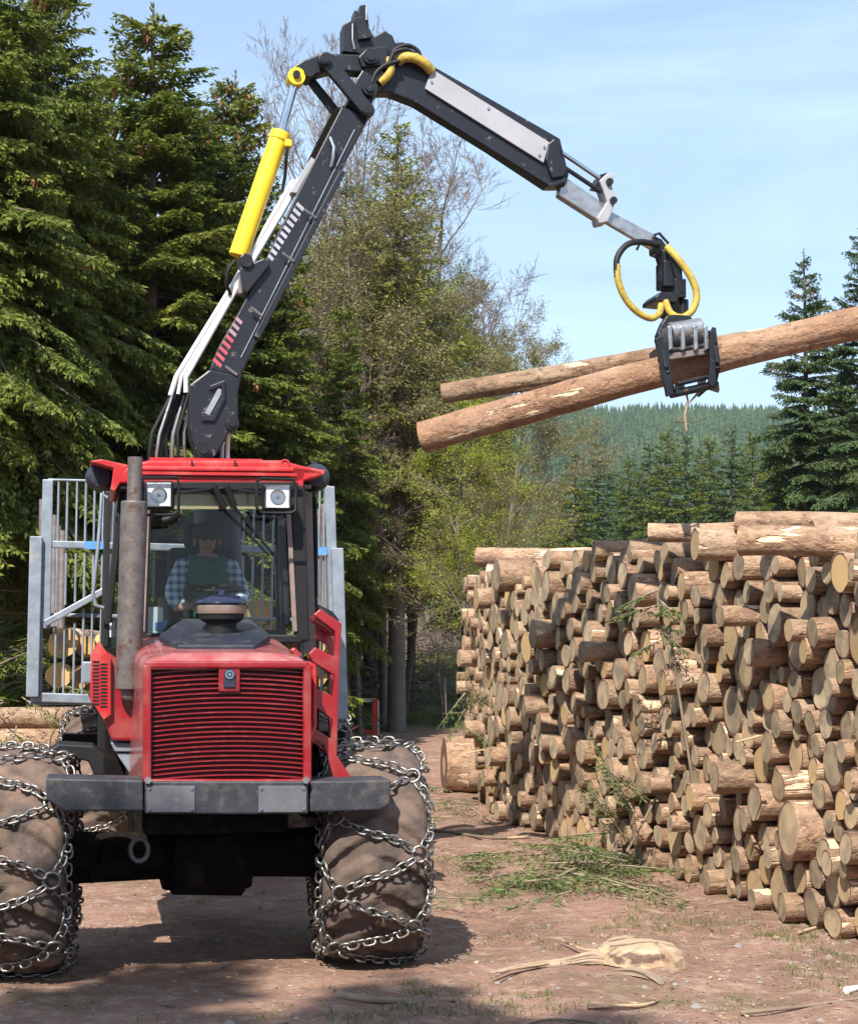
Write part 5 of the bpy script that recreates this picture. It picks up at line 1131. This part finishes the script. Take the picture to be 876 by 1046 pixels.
SH = spruce('spruce', 12.5, 4.0, 2.8, 21, cones=0.22, whorl=0.27, nb=7, deadlow=50, low=-24)
SM = spruce('spruce', 11, 0.5, 2.2, 4, kind='coarse', mat_=M_spruce, whorl=0.42, nb=6)
SM2 = spruce('spruce', 11, 0.4, 1.7, 14, kind='coarse', mat_=M_spruceD, whorl=0.42, nb=6, power=0.75)
SK = spruce('spruce', 14, 6.0, 1.7, 5, kind='coarse', mat_=M_spruceD, whorl=0.5, nb=5, deadlow=46)
SR = spruce('spruce', 14, 1.4, 2.9, 6, kind='fine', mat_=M_spruceD, whorl=0.36, nb=6, cones=0.05, gap=0.12, deadlow=20)
def topd(py, d): return CH+(650-py)/F*d      # height of photo row py at distance d
def st(ms, H0, px, top, d, rz, label, group, name='spruce_tree', wid=1.0):
    x = pd(px, d); g = hg(x, d); sz = (topd(top, d)-g)/H0; return put_tree(ms, name, x, d, rz, sz*wid, label, group, sz=sz)
st(SH, 12.5, -25, -140, 22.5, 0.3, 'nearest tall spruce at the left photo edge with brown cones on its drooping boughs', G1)
st(SH, 12.5, 42, -60, 25.5, 1.9, 'tall spruce whose cone-hung top leaves the picture, second from the left', G1, wid=1.0)
st(SB, 12.5, 150, -8, 28.0, 0.0, 'dense spruce with a cone-laden pointed top, behind the exhaust pipe', G1, wid=1.3)
st(SA, 12.5, 236, 62, 30.0, 4.0, 'spruce with a thin spiky top just left of the yellow cylinder', G1, wid=0.95)
st(SA, 12.5, 94, 55, 31.0, 2.2, 'lower spruce filling the gap between the two tallest', G1, wid=1.1)
st(SC, 12.5, 292, 235, 29.0, 3.0, 'low spruce behind the right side of the crane boom', G1, wid=0.95)
st(SC, 12.5, 350, 300, 33.0, 5.1, 'bright low spruce with hanging boughs beside the leafless brown tree', G1, wid=0.92)
st(SA, 12.5, 197, 95, 34.0, 5.5, 'shaded spruce in the second row behind the boom foot', G1)
rq = random.Random(31)
k = 0
for (px, top, d) in ((-60,60,34),(10,40,37),(70,60,39),(130,80,41),(180,70,40),(262,120,38),(300,200,40),(215,110,44),(110,30,45),(40,60,47),(-20,20,42),(150,120,48),(270,200,46)):
    st([SM, SM2][k % 2], 11, px, top+95, d, k*1.3, 'spruce half hidden in the back of the left wood, %s from the left' % ORD[k], 'back row spruces of the left wood'); k += 1
# trunks and shade of the wood behind the road, centre
for i, (px, d, wd) in enumerate(((405,43.5,1.0),(420,46,0.8),(363,41,1.05),(352,45,0.8))):
    e = st(SK, 14, px, [175,260,255,270][i], d, i*1.1+0.4, ['grey-trunked spruce with bare lower stem beside the barrier','dark-trunked spruce right behind the grey-trunked one','brown-trunked spruce nearest the red ladder','slim spruce between the gate and the barrier'][i], 'spruces with bare stems behind the road', wid=wd)
k = 0
thin = sorted([325+(i*41 % 78)+rq.uniform(-4, 4) for i in range(15)]+[482+(i*17 % 35)+rq.uniform(-3, 3) for i in range(5)]+[431, 444, 459, 470])
for i, px in enumerate(thin):
    d = 60 + rq.uniform(0, 16) if px < 428 or px > 480 else 76+rq.uniform(0, 10)
    st(SK, 14, px, 395+rq.uniform(-50, 60), d, rq.uniform(0, 6), 'slender bare-stemmed spruce in the dim wood behind the road, %s from the left' % (ORD[i] if i < 20 else ['fourth last','third last','last but one','last'][i-20]), 'slender spruces in the dim wood', name='spruce_tree', wid=0.72)
# right-hand tall spruces
G2 = 'tall spruces at the right'
st(SR, 14, 826, 250, 46, 0.6, 'tall spruce standing free behind the held log, its stem showing half way', G2, wid=1.0)
st(SR, 14, 884, 225, 44, 2.4, 'taller spruce cut by the right photo edge', G2, wid=0.9)
st(SB, 12.5, 862, 375, 48, 4.4, 'bushy green spruce filling the corner above the stack', G2, wid=1.1)
st(SB, 12.5, 800, 455, 52, 4.4, 'smaller bushy spruce at the foot of the free-standing one', G2, wid=1.1)
# middle distance row
k = 0
for (px, top, d) in ((588,470,78),(611,458,82),(643,478,86),(664,462,80),(682,448,76),(701,452,79),(726,456,76),(748,444,74),(770,452,80),(790,450,84),(575,500,90),(630,490,92),(655,492,95),(715,470,92),(762,474,95),(808,455,88),(560,505,96)):
    st([SM, SM2][k % 2], 11, px, top-14, d, k*0.9, 'spruce of the row beyond the stack, %s in order of nearness to the camera side' % ORD[k] if False else 'pointed spruce in the row beyond the stack, %s counted' % ORD[k], 'spruces in the row beyond the stack', wid=1.12); k += 1

# deciduous trees: recursive branching
def broad(H, seed, levels=5, spread=0.5, leafn=0, leafsize=0.05, up=0.25, r0=0.16, leafp=1.0, clear=0.25, twig=0.0035, nlat=9, first=0.42, narrow=1.0):
    rng = np.random.default_rng(seed); segs = []; tips = []
    def grow(p, d, L_, r, lv):
        n = 4 if lv < 2 else 3; q = p.copy(); dd = d.copy(); pts = [q.copy()]
        for i in range(n):
            dd = dd + rng.normal(0, 0.10+0.03*lv, 3) + np.array([0, 0, up*0.25*(1 if lv else 0.3)]); dd /= np.linalg.norm(dd)
            q2 = q + dd*L_/n; ra = r*(1-0.62*i/n); rb = r*(1-0.62*(i+1)/n); segs.append((q, q2, max(ra, twig), max(rb, twig*0.8))); q = q2; pts.append(q.copy())
        if lv >= levels-2: tips.extend([(a, dd) for a in pts[1:]])
        if lv < levels-1:
            m = nlat if lv == 0 else (5 if lv < 3 else 4)
            for j in range(m):
                u = (clear if lv == 0 else 0.2) + (1-(clear if lv == 0 else 0.2))*(j+rng.random())/m; k = min(int(u*n), n-1); b = pts[k]+(pts[k+1]-pts[k])*(u*n-k)
                ax = rng.normal(0, 1, 3); ax -= dd*ax.dot(dd); ax /= np.linalg.norm(ax); an = spread*rng.uniform(0.7, 1.3)
                nd = dd*cos(an)+ax*sin(an); nd[0] *= narrow; nd[1] *= narrow
                ln = L_*(first if lv == 0 else 0.6)*rng.uniform(0.7, 1.15)*(1.15-0.65*u if lv == 0 else 1.05-0.3*u)
                grow(b, nd/np.linalg.norm(nd), ln, r*(0.42 if lv == 0 else 0.5)*(1-0.4*u), lv+1)
    grow(np.zeros(3), np.array([0, 0, 1.0]), H, r0, 0)
    V, q = tubes_np([s for s in segs if s[2] > 0.02], 7); V2, q2 = tubes_np([s for s in segs if s[2] <= 0.02] or segs[-2:], 3)
    ms = [('branches', npmesh('branches', V2, q2, M_twigbrown)), ('trunk', npmesh('trunk', V, q, M_greybark, smooth=True))]
    if leafn:
        T = np.array([t[0] for t in tips]); k = int(len(T)*leafn); idx = rng.integers(0, len(T), k)
        zt = T[idx]; keep = rng.random(k) < leafp*(0.35+0.65*(vnoise(zt[:, 0]*0.7+9, zt[:, 2]*0.7, seed) > 0.42)); p = zt[keep]+rng.normal(0, 0.09, (keep.sum(), 3)); d = rng.normal(0, 1, p.shape); n = rng.normal(0, 1, p.shape)
        V, q = shoots_mesh(p, d, leafsize*rng.uniform(0.7, 1.3, len(p)), leafsize*0.7*rng.uniform(0.7, 1.3, len(p)), n)
        ms.insert(0, ('foliage', (V, q)))
    return ms
def fol(ms, m): return [(a, npmesh('foliage', me[0], me[1], m) if a == 'foliage' else me) for a, me in ms]
D1 = fol(broad(12, 5, levels=5, spread=0.75, leafn=5, leafsize=0.06, up=0.2, clear=0.25, first=0.30, nlat=24, r0=0.10), M_leaf)
D2 = broad(12, 9, levels=6, spread=0.55, up=0.35, clear=0.3, first=0.34, nlat=20, r0=0.09, twig=0.004)
D3 = fol(broad(12, 12, levels=6, spread=0.7, leafn=1.5, leafsize=0.05, up=0.3, clear=0.2, first=0.30, nlat=22, r0=0.09), M_leaf2)
LS = spruce('larch', 12.5, 3.0, 2.0, 8, kind='sparse', mat_=M_larch, whorl=0.26, nb=7, gap=0.1, up_top=35, low=5, mtrunk=M_greybark)
LS2 = spruce('larch', 12.5, 3.2, 2.4, 18, kind='sparse', mat_=M_larch, whorl=0.26, nb=7, gap=0.1, up_top=35, low=0, mtrunk=M_greybark)
G3 = 'budding trees behind the boom'
def dt(ms, px, top, d, rz, label, name='beech_tree', wid=1.0, group=G3, H0=12.5): return st(ms, H0, px, top, d, rz, label, group, name=name, wid=wid)
dt(LS, 405, 112, 38, 0.5, 'tall narrow larch with thin olive needles between the two booms', 'larch_tree', wid=1.15)
dt(LS2, 352, 165, 41, 2.5, 'sparse brownish larch just right of the lower boom', 'larch_tree')
dt(LS2, 428, 225, 62, 4.1, 'lower wide larch left of the bare twigs', 'larch_tree', wid=1.25)
dt(LS, 378, 190, 44, 3.4, 'olive larch in the gap between the tall larch and the brownish one', 'larch_tree', wid=1.1)
dt(LS2, 488, 330, 43, 1.0, 'short olive larch above the left end of the thin held log', 'larch_tree', wid=1.0)
dt(D2, 395, 120, 43, 0.2, 'leafless brown beech rising behind the tall larch')
dt(D2, 470, 205, 42, 2.3, 'bare beech whose fine twigs stand against the sky right of the larches', wid=1.2)
dt(D2, 290, 85, 40, 3.9, 'thin bare tree seen between the yellow cylinder and the boom', 'bare_tree', wid=0.8)
dt(D1, 412, 320, 44, 1.2, 'beech with fresh yellow-green leaves left of the held logs', wid=1.2)
dt(D1, 392, 300, 40, 2.9, 'yellow-green beech low behind the brown twigs', wid=1.3)
dt(D3, 392, 250, 39, 3.1, 'budding olive-brown tree behind the bright low spruce', wid=1.3)
dt(D1, 440, 300, 60, 4.4, 'yellow-green budding tree filling the middle of the group', wid=1.1)
dt(D3, 478, 350, 33, 5.0, 'budding tree under the butt of the thick held log', wid=1.0)
dt(D1, 484, 440, 31, 0.1, 'low beech with glowing yellow-green branches at the far end of the stack', wid=1.25)
dt(D2, 412, 420, 45, 5.5, 'low leafless tree with crossing grey branches near the grey-trunked spruce', wid=1.9)
dt(D2, 368, 400, 35.0, 1.5, 'leafless tree with low brown twigs next to the gate', wid=1.3)
# bare sapling in the clearing
BS = broad(2.2, 31, levels=3, spread=0.6, up=0.7, r0=0.03, clear=0.15, first=0.6, nlat=8, twig=0.006)
e = put_tree(BS, 'bare_sapling', pd(452,40), 40.0, 0.0, 1.0, 'small bare sapling on the verge left of the stack', None)

# trees behind the camera, out of the picture, that shade the foreground
for (x, y, sc, rz, mm, lb) in ((-3.9,-2.8,1.16,0.2,SB,'spruce out of sight behind the camera, third from the road'),(-5.3,-2.3,1.16,2.0,SA,'spruce out of sight behind the camera, fourth from the road'),(-7.2,-2.3,1.15,4.0,SB,'outermost spruce out of sight behind the camera, shading the near left corner'),(-2.9,-3.6,1.15,1.0,SA,'spruce out of sight behind the camera, nearest to the road'),(-3.7,-4.4,1.22,3.0,SB,'spruce out of sight behind the camera, second from the road')):
    put_tree(mm, 'spruce_tree', x, y, rz, sc, lb, 'spruces behind the camera')

# ---- far wooded hillside
def hill_wood():
    rng = np.random.default_rng(55); tris = 0
    n = 9; ring = []
    bv = []; bq = []
    for lv in range(6):
        z0 = 0.10+lv*0.145; r = 0.19*(1-lv/6.3)+0.01; z1 = z0+0.24
        o = len(bv)
        for j in range(n): a = 2*pi*j/n+lv; rr = r*(1.25 if j % 2 else 0.72); bv.append((rr*cos(a), rr*sin(a), z0-(0.03 if j % 2 else 0)))
        bv.append((0, 0, z1))
        for j in range(n): bq.append((o+j, o+(j+1) % n, o+n, o+n))
    bv = np.array(bv); bq = np.array(bq)
    X = []; 
    ys = np.arange(330, 1190, 5.6)
    for y in ys:
        w = np.arange(-0.05*y-12, 0.28*y+14, 5.2); 
        for x in w: X.append((x+rng.uniform(-2.3,2.3), y+rng.uniform(-2.3,2.3)))
    X = np.array(X); X = X[rng.random(len(X)) < 0.93]; k = len(X); hz = hgt(X[:, 0], X[:, 1]); s = rng.uniform(9, 14.5, k); a = rng.uniform(0, 6.28, k); wd = rng.uniform(0.85, 1.25, k)
    V = np.empty((k, len(bv), 3)); ca, sa = np.cos(a)[:, None], np.sin(a)[:, None]
    V[..., 0] = X[:, :1]+(bv[:, 0]*ca-bv[:, 1]*sa)*(s*wd)[:, None]; V[..., 1] = X[:, 1:]+(bv[:, 0]*sa+bv[:, 1]*ca)*(s*wd)[:, None]; V[..., 2] = hz[:, None]+bv[:, 2]*s[:, None]-0.4
    T = bq[:, :3]; qd = (np.arange(k)[:, None, None]*len(bv)+T[None]).reshape(-1, 3)
    print('HILL TREES', k)
    o = link('far_spruce_wood', npmesh('far_spruce_wood', V.reshape(-1, 3), qd, M_hillf)); tag(o, 'spruce wood covering the far hillside under the sky', 'forest', kind='stuff')
hill_wood()

# ================================================================== GROUND LITTER AND GREEN
rl = np.random.default_rng(91)
def gpt(px, py):
    "where the view ray through a pixel meets the ground (flat yard)"
    p = W3(px, py, 10.0); t = CH/(CH-p.z); x, y = p.x*t, p.y*t; return x, y
def tufts(name, pts, hmin, hmax, m, label, blades=9, wid=0.006, sp=0.05, cat='grass', flat=0.0):
    P = np.array(pts); k = len(P)*blades; base = np.repeat(P, blades, 0)+rl.normal(0, sp, (k, 2)); z = hgt(base[:, 0], base[:, 1])-0.004
    p = np.concatenate([base, z[:, None]], 1); d = rl.normal(0, 0.45+flat, (k, 3)); d[:, 2] = np.abs(rl.normal(0.9-0.5*flat, 0.25, k)); l = rl.uniform(hmin, hmax, k); n = rl.normal(0, 1, (k, 3))
    V, q = shoots_mesh(p, d, l, wid*rl.uniform(0.7, 1.4, k), n); o = link(name, npmesh(name, V, q, m)); tag(o, label, cat, kind='stuff'); return o
pts = []
for (px, py, sx, sy, n_) in ((740,957,0.35,0.18,170),(845,985,0.25,0.15,80),(655,943,0.3,0.15,60),(450,890,0.25,0.2,40),(495,955,0.2,0.1,30),(480,1030,0.5,0.12,160),(560,905,0.6,0.3,160),(455,848,0.4,0.3,60),(620,960,0.5,0.25,50),(860,1000,0.15,0.15,60),(470,830,0.3,0.4,60),(840,975,0.3,0.1,40),(100,935,0.5,0.2,30)):
    x, y = gpt(px, py); pts += [(x+a*sx*1.3, y+b*sy*3.0) for a, b in rl.normal(0, 1, (int(n_*0.7), 2)) if vnoise((x+a*sx)*4, (y+b*sy)*4, 31) > 0.4]
tufts('grass', pts, 0.02, 0.06, M_grass, 'thin short grass growing in patches on the dirt yard', blades=10, wid=0.006, sp=0.04)
pts = []
while len(pts) < 5200:
    x, y = rl.uniform(-6, 7), rl.uniform(38.0, 60)
    road = abs(x-(0.3+(y-36)*0.02)) < 0 
    if vnoise(x*0.5, y*0.5, 8) > 0.36: pts.append((x, y))
tufts('verge_grass', pts, 0.10, 0.26, M_grass, 'grass and low weeds on the verge at the wood edge', blades=9, wid=0.02, sp=0.16)
pts = [(rl.uniform(-9, -4.2), rl.uniform(15, 36)) for _ in range(2600)]
tufts('undergrowth', pts, 0.08, 0.25, M_grass, 'weeds growing under the left spruces', blades=8, wid=0.012, sp=0.15, cat='undergrowth')
# dandelions as tiny yellow dots by the barrier
# bark chips and splinters
k = 22000; x = rl.uniform(-5, 5.5, k); y = 8.6+rl.random(k)**1.4*19; keep = rl.random(k) < (0.25+0.75*(vnoise(x*1.1, y*0.8, 21) > 0.5)); x, y = x[keep], y[keep]; k = len(x)
p = np.stack([x, y, hgt(x, y)+0.006], 1); d = rl.normal(0, 1, (k, 3)); d[:, 2] *= 0.12; n = np.array([0, 0, 1.0])+rl.normal(0, 0.3, (k, 3))
V, q = shoots_mesh(p, d, np.exp(rl.normal(-3.6, 0.65, k)), np.exp(rl.normal(-4.6, 0.5, k)), n); o = link('bark_chips', npmesh('bark_chips', V, q, M_chip)); tag(o, 'bark chips and splinters strewn over the dirt', 'bark chips', kind='stuff')
# pebbles
k = 2200; b_v = np.array([(1,0,0),(0,1,0),(-1,0,0),(0,-1,0),(0,0,1),(0.5,0.6,0.7)]); V = []; Qs = []
x = rl.uniform(-5, 5.5, k); y = 8.6+rl.random(k)**1.3*17; s_ = np.exp(rl.normal(-4.3, 0.4, k)); z = hgt(x, y); a = rl.uniform(0, 6.28, k)
for i in range(k):
    M_ = np.array([[cos(a[i]), -sin(a[i]), 0],[sin(a[i]), cos(a[i]), 0],[0,0,0.6]]); V.append((b_v[:5]*(1+rl.normal(0, .2, (5, 3)))) @ M_.T*s_[i]+[x[i], y[i], z[i]]); Qs += [(5*i+j, 5*i+(j+1) % 4, 5*i+4) for j in range(4)]
o = link('pebbles', npmesh('pebbles', np.concatenate(V), np.array(Qs), M_stone)); tag(o, 'small stones pressed into the dirt', 'pebbles', kind='stuff')
# cut branches: fine boughs lying about
def branches(name, items, label, m=M_cutneedle, cat='cut branches', kind='stuff'):
    Lf = Leafs(); wood = []
    for (x, y, z, az, ln, tilt) in items:
        tm = min(BL['fine'], key=lambda q: abs(q[0]-ln)); P, D, Ls, Wd, sp_ = tm[1][rl.integers(len(tm[1]))]; sc = ln/tm[0]; P = P.copy(); P[:, 2] *= 0.35; D = D.copy(); D[:, 2] *= 0.5
        M_ = np.array(Matrix.Rotation(az, 3, 'Z') @ Matrix.Rotation(tilt, 3, 'Y')); o = np.array([x, y, z]); p = P*sc @ M_.T+o
        if kind == 'stuff': p[:, 2] = np.maximum(p[:, 2], hgt(p[:, 0], p[:, 1])+0.005)
        keep = rl.random(len(p)) < 0.95; Lf.add(p[keep], (D @ M_.T)[keep], Ls[keep]*0.62, Wd[keep]*0.30, rl.normal(0, 1, (keep.sum(), 3)))
        w = (sp_*[1,1,.3]*sc) @ M_.T+o
        for q in range(5): wood.append((w[q], w[q+1], 0.010-0.0015*q, 0.0085-0.0015*q))
    V, q = shoots_mesh(*Lf.arr()); V2, q2 = tubes_np(wood, 5)
    me = npmesh(name, np.concatenate([V, V2]), np.concatenate([q, q2+len(V)]), [m, M_twig], mi=np.concatenate([np.zeros(len(q)), np.ones(len(q2))]))
    o = link(name, me); tag(o, label, cat, kind=kind); return o
it = []
for (px, py, n_) in ((520,890,5),(560,885,7),(600,890,7),(640,892,5),(580,905,6),(540,905,5),(500,905,3),(620,905,4),(590,872,4),(470,830,3),(450,815,3)):
    x, y = gpt(px, py)
    for i in range(n_): it.append((x+rl.normal(0, .22), y+rl.normal(0, .45), 0.03+rl.random()*0.10, rl.uniform(0, 6.28), rl.uniform(0.35, 0.9), rl.normal(0, 0.12)))
branches('cut_branches', it, 'heap of cut green spruce twigs on the ground before the stack')
it = []
for (px, py) in ((640,860),(650,835),(625,850),(660,820),(640,880),(610,870)):
    w = W3(px, py, 15.2); it.append((w.x, w.y, max(w.z, 0.1), rl.uniform(2.5, 4.5), rl.uniform(0.5, 0.9), rl.uniform(-1.2, 0.3)))
branches('leaning_branches', it, 'pale green needled twigs leaning against the foot of the front stack')
w = W3(684, 622, 14.5); it = [(w.x-0.1, w.y, w.z+0.15*rl.normal(), rl.uniform(0, 6.28), rl.uniform(0.2, 0.4), rl.uniform(-0.4, 0.9)) for _ in range(8)]
o = branches('spruce_sprig', it, 'fresh green spruce sprig caught high in the front stack', cat='sprig', kind='thing'); del o['kind']
w = W3(488, 718, 20.6); it = [(w.x-0.15, w.y, w.z+0.2*rl.normal(), rl.uniform(0, 6.28), rl.uniform(0.3, 0.5), rl.uniform(0.3, 1.2)) for _ in range(6)]
o = branches('spruce_sprig', it, 'dark green sprig hanging from the near corner of the far stack', cat='sprig', kind='thing'); del o['kind']
w = W3(8, 700, 18.6); it = [(w.x+rl.normal(0,.4), w.y, w.z+0.25*rl.normal(), rl.uniform(0, 6.28), rl.uniform(0.7, 1.3), rl.uniform(-0.3, 0.6)) for _ in range(9)]
o = branches('fallen_bough', it, 'green bough resting on the crosswise logs at the left edge', cat='bough', kind='thing', m=M_spruce); del o['kind']
# sticks
def stick(pix, r, label, m=M_twig, lift=0.012, name='stick'):
    pts = []
    for px, py in pix:
        x, y = gpt(px, py); pts.append(Vector((x, y, hg(x, y)+lift+rl.uniform(0, 0.01))))
    b = MB(); P = sp(pts, 4); b.tube(P, [r*(1-0.6*i/len(P)) for i in range(len(P))], 7); o = b.build(name, m, smooth=60); tag(o, label, 'stick'); return o
stick([(440,850),(470,855),(505,858),(540,858)], 0.022, 'long reddish stick with a pale broken end on the dirt near the far stack')
stick([(505,857),(540,860)], 0.02, 'pale broken tip lying behind the reddish stick', M_split)
stick([(345,1016),(390,1022),(465,1021)], 0.028, 'stout brown stick lying in the shade in front of the right tyre')
stick([(756,1030),(815,1028),(876,1024)], 0.014, 'thin straight brown stick in the near right corner')
stick([(600,1028),(650,1026),(672,1020)], 0.016, 'pale stick right below the split root wood', M_split)
stick([(815,953),(838,948),(858,946)], 0.014, 'short pale stick at the foot of the stack near the right edge', M_split)
stick([(600,905),(640,890),(680,880)], 0.012, 'curved twig behind the grass at the foot of the stack')
stick([(520,1050),(560,1040),(610,1046)], 0.01, 'small twig at the bottom edge')
stick([(864,1012),(880,1008)], 0.025, 'white splinter cut by the right edge near the bottom', M_whitep, name='splinter')
# split root wood
def spine_mesh(name, pix, radii, m, label, flat=0.55, ridges=5, seed=1, cat='root'):
    pts = []
    for (px, py, z) in pix:
        x, y = gpt(px, py); pts.append(Vector((x, y, z)))
    P = sp(pts, 6); n = 22; V = []; K = len(P); rad = np.interp(np.linspace(0, 1, K), np.linspace(0, 1, len(radii)), radii)
    for i, p in enumerate(P):
        t = (P[min(i+1, K-1)]-P[max(i-1, 0)]).normalized(); u = Vector((0,0,1)); u = (u-t*u.dot(t)).normalized(); w = t.cross(u)
        for j in range(n):
            a = 2*pi*j/n; r = rad[i]*(1+0.22*sin(ridges*a+seed+i*0.12)+0.12*sin(11*a+i*0.3)+0.1*float(vnoise(i*0.4, a*2, seed)))
            V.append(p+w*cos(a)*r+u*sin(a)*r*flat)
    f = [(i*n+j, i*n+(j+1) % n, (i+1)*n+(j+1) % n, (i+1)*n+j) for i in range(K-1) for j in range(n)]+[tuple(range(n))[::-1], tuple((K-1)*n+j for j in range(n))]
    b = MB(); b.add(V, f); return b
def slab(pix, z0, z1, seed):
    "a torn slab of wood: jagged outline on the ground, uneven thickness"
    r_ = random.Random(seed); P = []
    for k in range(len(pix)):
        a, c = pix[k], pix[(k+1) % len(pix)]
        for u in (0, 0.33, 0.66): P.append((a[0]+(c[0]-a[0])*u+r_.uniform(-1.2,1.2), a[1]+(c[1]-a[1])*u+r_.uniform(-0.7,0.7)))
    m_ = MB(); n_ = len(P); cx_ = sum(p[0] for p in P)/n_; cy_ = sum(p[1] for p in P)/n_; V = []
    for f, zz in ((1.0, z0), (0.97, z0+0.6*(z1-z0)), (0.78, z1), (0.35, z1*1.12)):
        for (x, y) in P:
            gx, gy_ = gpt(cx_+(x-cx_)*f, cy_+(y-cy_)*f); V.append((gx, gy_, max(0.0, zz+r_.uniform(-0.008, 0.008)*(zz > z0))))
    F_ = [(q*n_+k, q*n_+(k+1) % n_, (q+1)*n_+(k+1) % n_, (q+1)*n_+k) for q in range(3) for k in range(n_)]+[tuple(3*n_+k for k in range(n_)), tuple(range(n_))[::-1]]
    m_.add(V, F_); return m_
ro = slab([(606,986),(618,974),(634,972),(656,976),(682,980),(698,986),(699,994),(690,997),(676,992),(655,994),(632,992)], 0.02, 0.13, 3).build('split_root', M_split, smooth=30); tag(ro, 'torn pale split root wood lying on the dirt in the foreground', 'root wood')
b = spine_mesh('r', [(500,997,0.015),(540,992,0.03),(575,989,0.035),(605,986,0.045),(640,990,0.035)], [0.007,0.018,0.028,0.04,0.03], M_twig, '', ridges=3, flat=0.8, seed=2); b.build('root_bark', M_twig, ro, smooth=40)
b = spine_mesh('r', [(628,996,0.02),(650,999,0.035),(668,1003,0.025),(676,1008,0.01)], [0.02,0.04,0.035,0.01], M_twig, '', seed=4); b.build('root_bark', M_twig, ro, smooth=40)
for pix, rr in (([(616,982,.06),(592,977,.05),(568,968,.07)],0.010),([(560,991,.04),(525,995,.03),(500,1002,.01)],0.007)):
    pts = []
    for (px, py, z) in pix: x, y = gpt(px, py); pts.append(Vector((x, y, z)))
    b = MB(); b.tube(sp(pts,3), [rr]*6+[0.003], 6); b.build('splinter', M_split, ro, smooth=40)
# brush heap in the clearing
def brush(name, cx, cy, sx, sy, h, n_, label, m=M_twigbrown):
    segs = []
    for i in range(n_):
        x, y = cx+rl.normal(0, sx), cy+rl.normal(0, sy); z = hg(x, y)+rl.random()*h; p = np.array([x, y, z]); d = rl.normal(0, 1, 3); d[2] *= 0.35; d /= np.linalg.norm(d); L_ = rl.uniform(0.4, 1.6)
        q = p+d*L_/2+[0,0,0.08]; r = p+d*L_; segs += [(p, q, 0.014, 0.010), (q, r, 0.010, 0.004)]
    V, q = tubes_np(segs, 3); o = link(name, npmesh(name, V, q, m)); tag(o, label, 'brushwood', kind='stuff')
brush('brushwood', 0.9, 58, 1.6, 2.5, 0.7, 1500, 'pale heap of brushwood in the sunny clearing left of the stack')
brush('brushwood', -2.2, 46, 1.6, 1.6, 1.1, 1100, 'tangle of dry twigs around the trunks behind the barrier')
brush('brushwood', -6.0, 30, 2.5, 5, 0.5, 700, 'dry twigs lying under the left spruces')

# ================================================================== AIR
hz = MB(); x0, x1, y0, y1, z0, z1 = -2600, 2600, -90, 3590, -60, 210
hz.box(((x0+x1)/2,(y0+y1)/2,(z0+z1)/2),(x1-x0,y1-y0,z1-z0))
hm = bpy.data.materials.new('air'); hm.use_nodes = True; N = hm.node_tree.nodes; N.remove(N['Principled BSDF'])
pv = N.new('ShaderNodeVolumePrincipled'); pv.inputs['Color'].default_value = (0.80,0.90,1.0,1); pv.inputs['Density'].default_value = 0.00014; pv.inputs['Anisotropy'].default_value = 0.2
hm.node_tree.links.new(pv.outputs[0], N['Material Output'].inputs['Volume'])
ho = hz.build('haze', hm); tag(ho, 'thin blue haze over the valley', 'haze', kind='stuff')
